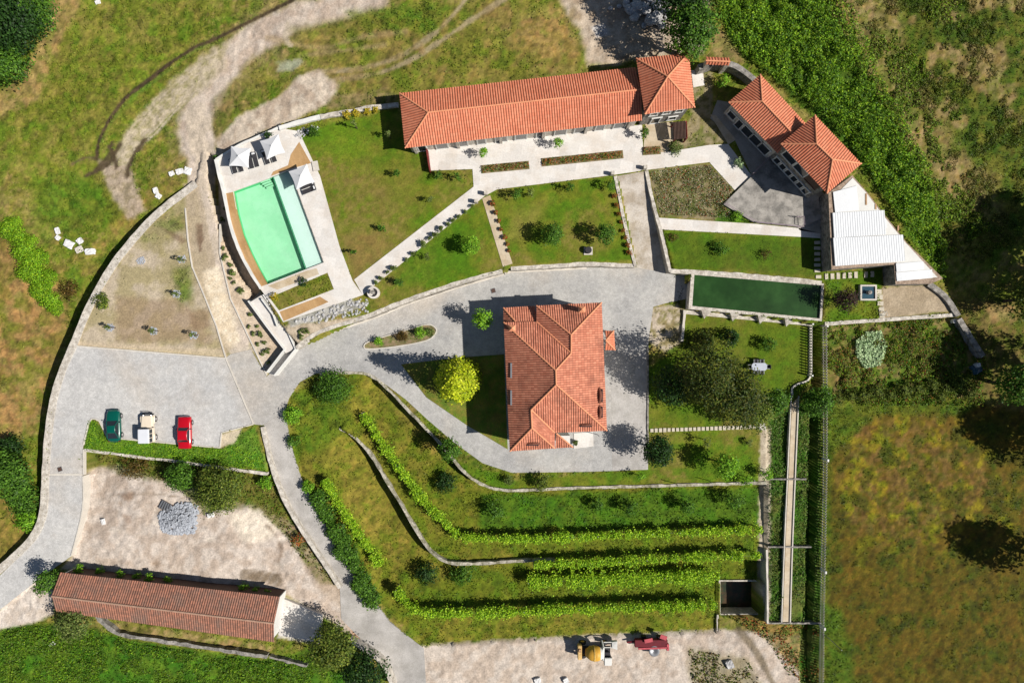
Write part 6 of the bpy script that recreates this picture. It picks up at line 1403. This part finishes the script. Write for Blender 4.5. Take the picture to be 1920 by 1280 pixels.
rubble('rubble', 'heap of blue grey broken stone in the dirt yard', [(296,962),(340,940),(372,948),(370,975),(366,1000),(320,1002),(302,992)], 620, .09, .3, .9, 'gravelgrey')
rubble('rubble', 'scattered pale rubble on the north field edge', [(1112,55),(1132,48),(1142,64),(1120,70)], 60, .06, .18, .15, 'stone')
rubble('rubble', 'broken rubble along the foot of the white garden wall', [(545,250),(585,235),(600,240),(560,262)], 50, .06, .2, .1, 'stone')
rubble('rubble', 'white stones in the grey bed south of the pool path', [(545,605),(655,562),(690,560),(690,585),(600,605)], 120, .08, .25, .05, 'stone')
rubble('rubble', 'spilled dark chips beside the green tank', [(1268,550),(1282,528),(1281,560),(1268,572)], 60, .05, .1, .03, 'charcoal')
for i, (u, v) in enumerate(((264,488),(331,551),(206,614),(288,620),(363,628),(341,486))):
    rubble('gravel_patch', ['pale gravel ring around the upper left sapling of the dry garden', 'pale gravel ring around the middle sapling of the dry garden', 'pale gravel ring around the lower left sapling of the dry garden', 'pale gravel ring around the lower middle sapling of the dry garden', 'pale gravel ring around the lower right sapling of the dry garden', 'pale gravel ring around the upper right sapling of the dry garden'][i], [(u - 9, v), (u - 5, v - 7), (u + 5, v - 7), (u + 9, v), (u + 5, v + 7), (u - 5, v + 7)], 90, .05, .12, .02, 'gravelgrey', 'gravel')
    if i > 0: plant('sapling', ['', 'dark thin sapling in the middle of the dry garden', 'thin sapling at the lower left of the dry garden', 'thin sapling at the lower middle of the dry garden', 'thin sapling at the lower right of the dry garden', 'thin sapling at the upper right of the dry garden'][i], 'tree', u - 2, v, 5, 2.2, 'olive', 'round', .16, .5, None, True, .8)
def sack(label, u, v, sx, sy, ang, h=.35, name='white_sack', m='plastic'):
    bm = bmesh.new(); bmesh.ops.create_cube(bm, size=1); bmesh.ops.subdivide_edges(bm, edges=bm.edges[:], cuts=3, use_grid_fill=True)
    for q in bm.verts:
        r = 1 - .25 * (q.co.length - .5); q.co = Vector((q.co.x * sx * r * random.uniform(.88, 1.1), q.co.y * sy * r * random.uniform(.88, 1.1), (q.co.z * r * random.uniform(.7, 1.15) + .4) * h))
    me = bpy.data.meshes.new(name); bm.to_mesh(me); bm.free(); me.materials.append(M[m]); o = bpy.data.objects.new(name, me); COL.objects.link(o); o.location = G(u, v); o.rotation_euler = (0, 0, ang); return tag(o, label, 'sack' if 'sack' in name else name.split('_')[-1])
sack('torn white sack topmost of the litter in the western field', 109, 433, .55, .9, .3); sack('small white sack under the torn one in the western field', 110, 446, .6, .6, .9)
sack('square pale block left in the western field litter', 131, 458, 1.2, 1.0, -.5, .5, 'pale_block'); sack('crumpled white sack between the two pale blocks', 151, 452, .8, .7, .7); sack('grey crumpled sheet below the two pale blocks', 149, 468, 1.0, .8, .4, .2, 'plastic_sheet', 'kerb'); sack('square pale block right in the western field litter', 171, 472, 1.3, .8, .05, .5, 'pale_block')
sack('white sack left of the wall end by the track', 323, 326, .7, .6, .4); sack('white sack in the middle of the group by the track', 338, 322, 1.0, .7, .3); sack('large white sack right of the group by the track', 353, 321, .9, 1.0, -.3)
sack('white sack on the field beside the curved wall, upper one', 293, 358, .6, .8, .3); sack('white sack on the field beside the curved wall, lower one', 298, 368, .7, .7, 1.0)
sack('small white litter bag near the top of the western field', 184, 5, .7, .5, .3, .2); sack('white bag standing in the dirt yard', 195, 977, .5, .8, .3); sack('white bag by the mottled bush in the yard', 396, 965, .9, .6, .2); sack('white sack in the growth south of the barn', 99, 1206, .8, .5, .6)
sack('white bags at the bottom edge of the dirt lot, left one', 1008, 1274, .9, .7, .3); sack('white bags at the bottom edge of the dirt lot, right one', 1061, 1274, .7, .7, .5); sack('grey white stone block among the weeds of the dirt lot', 1367, 1243, 1.0, 1.1, .4, .5, 'stone_block', 'stone')
sack('small white bin by the grey boundary wall', 1785, 602, .5, .5, .2, .7, 'white_bin'); sack('blue grey tarpaulin in the shade by the boundary wall', 1828, 692, 1.4, 1.2, .4, .4, 'folded_tarpaulin', 'tealglass'); sack('white bundle on the blue grey tarpaulin', 1828, 684, .6, .5, .4, .9)
# broken pallet beside the rubble
t = thing('broken_pallet', 'broken grey pallet at the corner of the rubble heap', 'pallet', G(311, 948))
for k in range(5): MB().box((-.6 + k * .32, .0, .22), (.2, 1.2, .04), .05 * k).build('board', 'metal', t, local=True)
for y in (-.5, .5): MB().box((0, y, .1), (1.7, .1, .16)).build('bearer', 'wood', t, local=True)
t.rotation_euler = (0, 0, -.5)
# stakes and poles
for u, v, h, l in ((1265,905,1.9,'left thin stake above the upper retaining wall'), (1328,900,1.8,'middle thin stake above the upper retaining wall'), (1405,895,2.0,'right thin stake above the upper retaining wall'), (1548,1190,4.5,'tall thin pole beside the picket fence bottom'), (1120,814,2.0,'thin white post at the corner of the house patio')):
    g = G(u, v); tag(MB().tube([(0, 0, -.3), (0, 0, h)], .05, 6).build('stake', 'metal', None, local=True), l, 'stake').location = g

# drain covers in the paving
for u, v, l in ((647,613,'rusty square drain cover at the driveway edge below the garden wall'), (113,879,'small dark drain cover in the mouth of the western road'), (925,545,'small rusty drain cover north of the house')):
    g = G(u, v, .06); t = thing('drain_cover', l, 'drain cover', g); MB().box((0, 0, .01), (.6, .6, .05), .3).build('frame', 'metal', t, local=True); MB().box((0, 0, .03), (.5, .5, .05), .3).build('grate', 'wood', t, local=True)
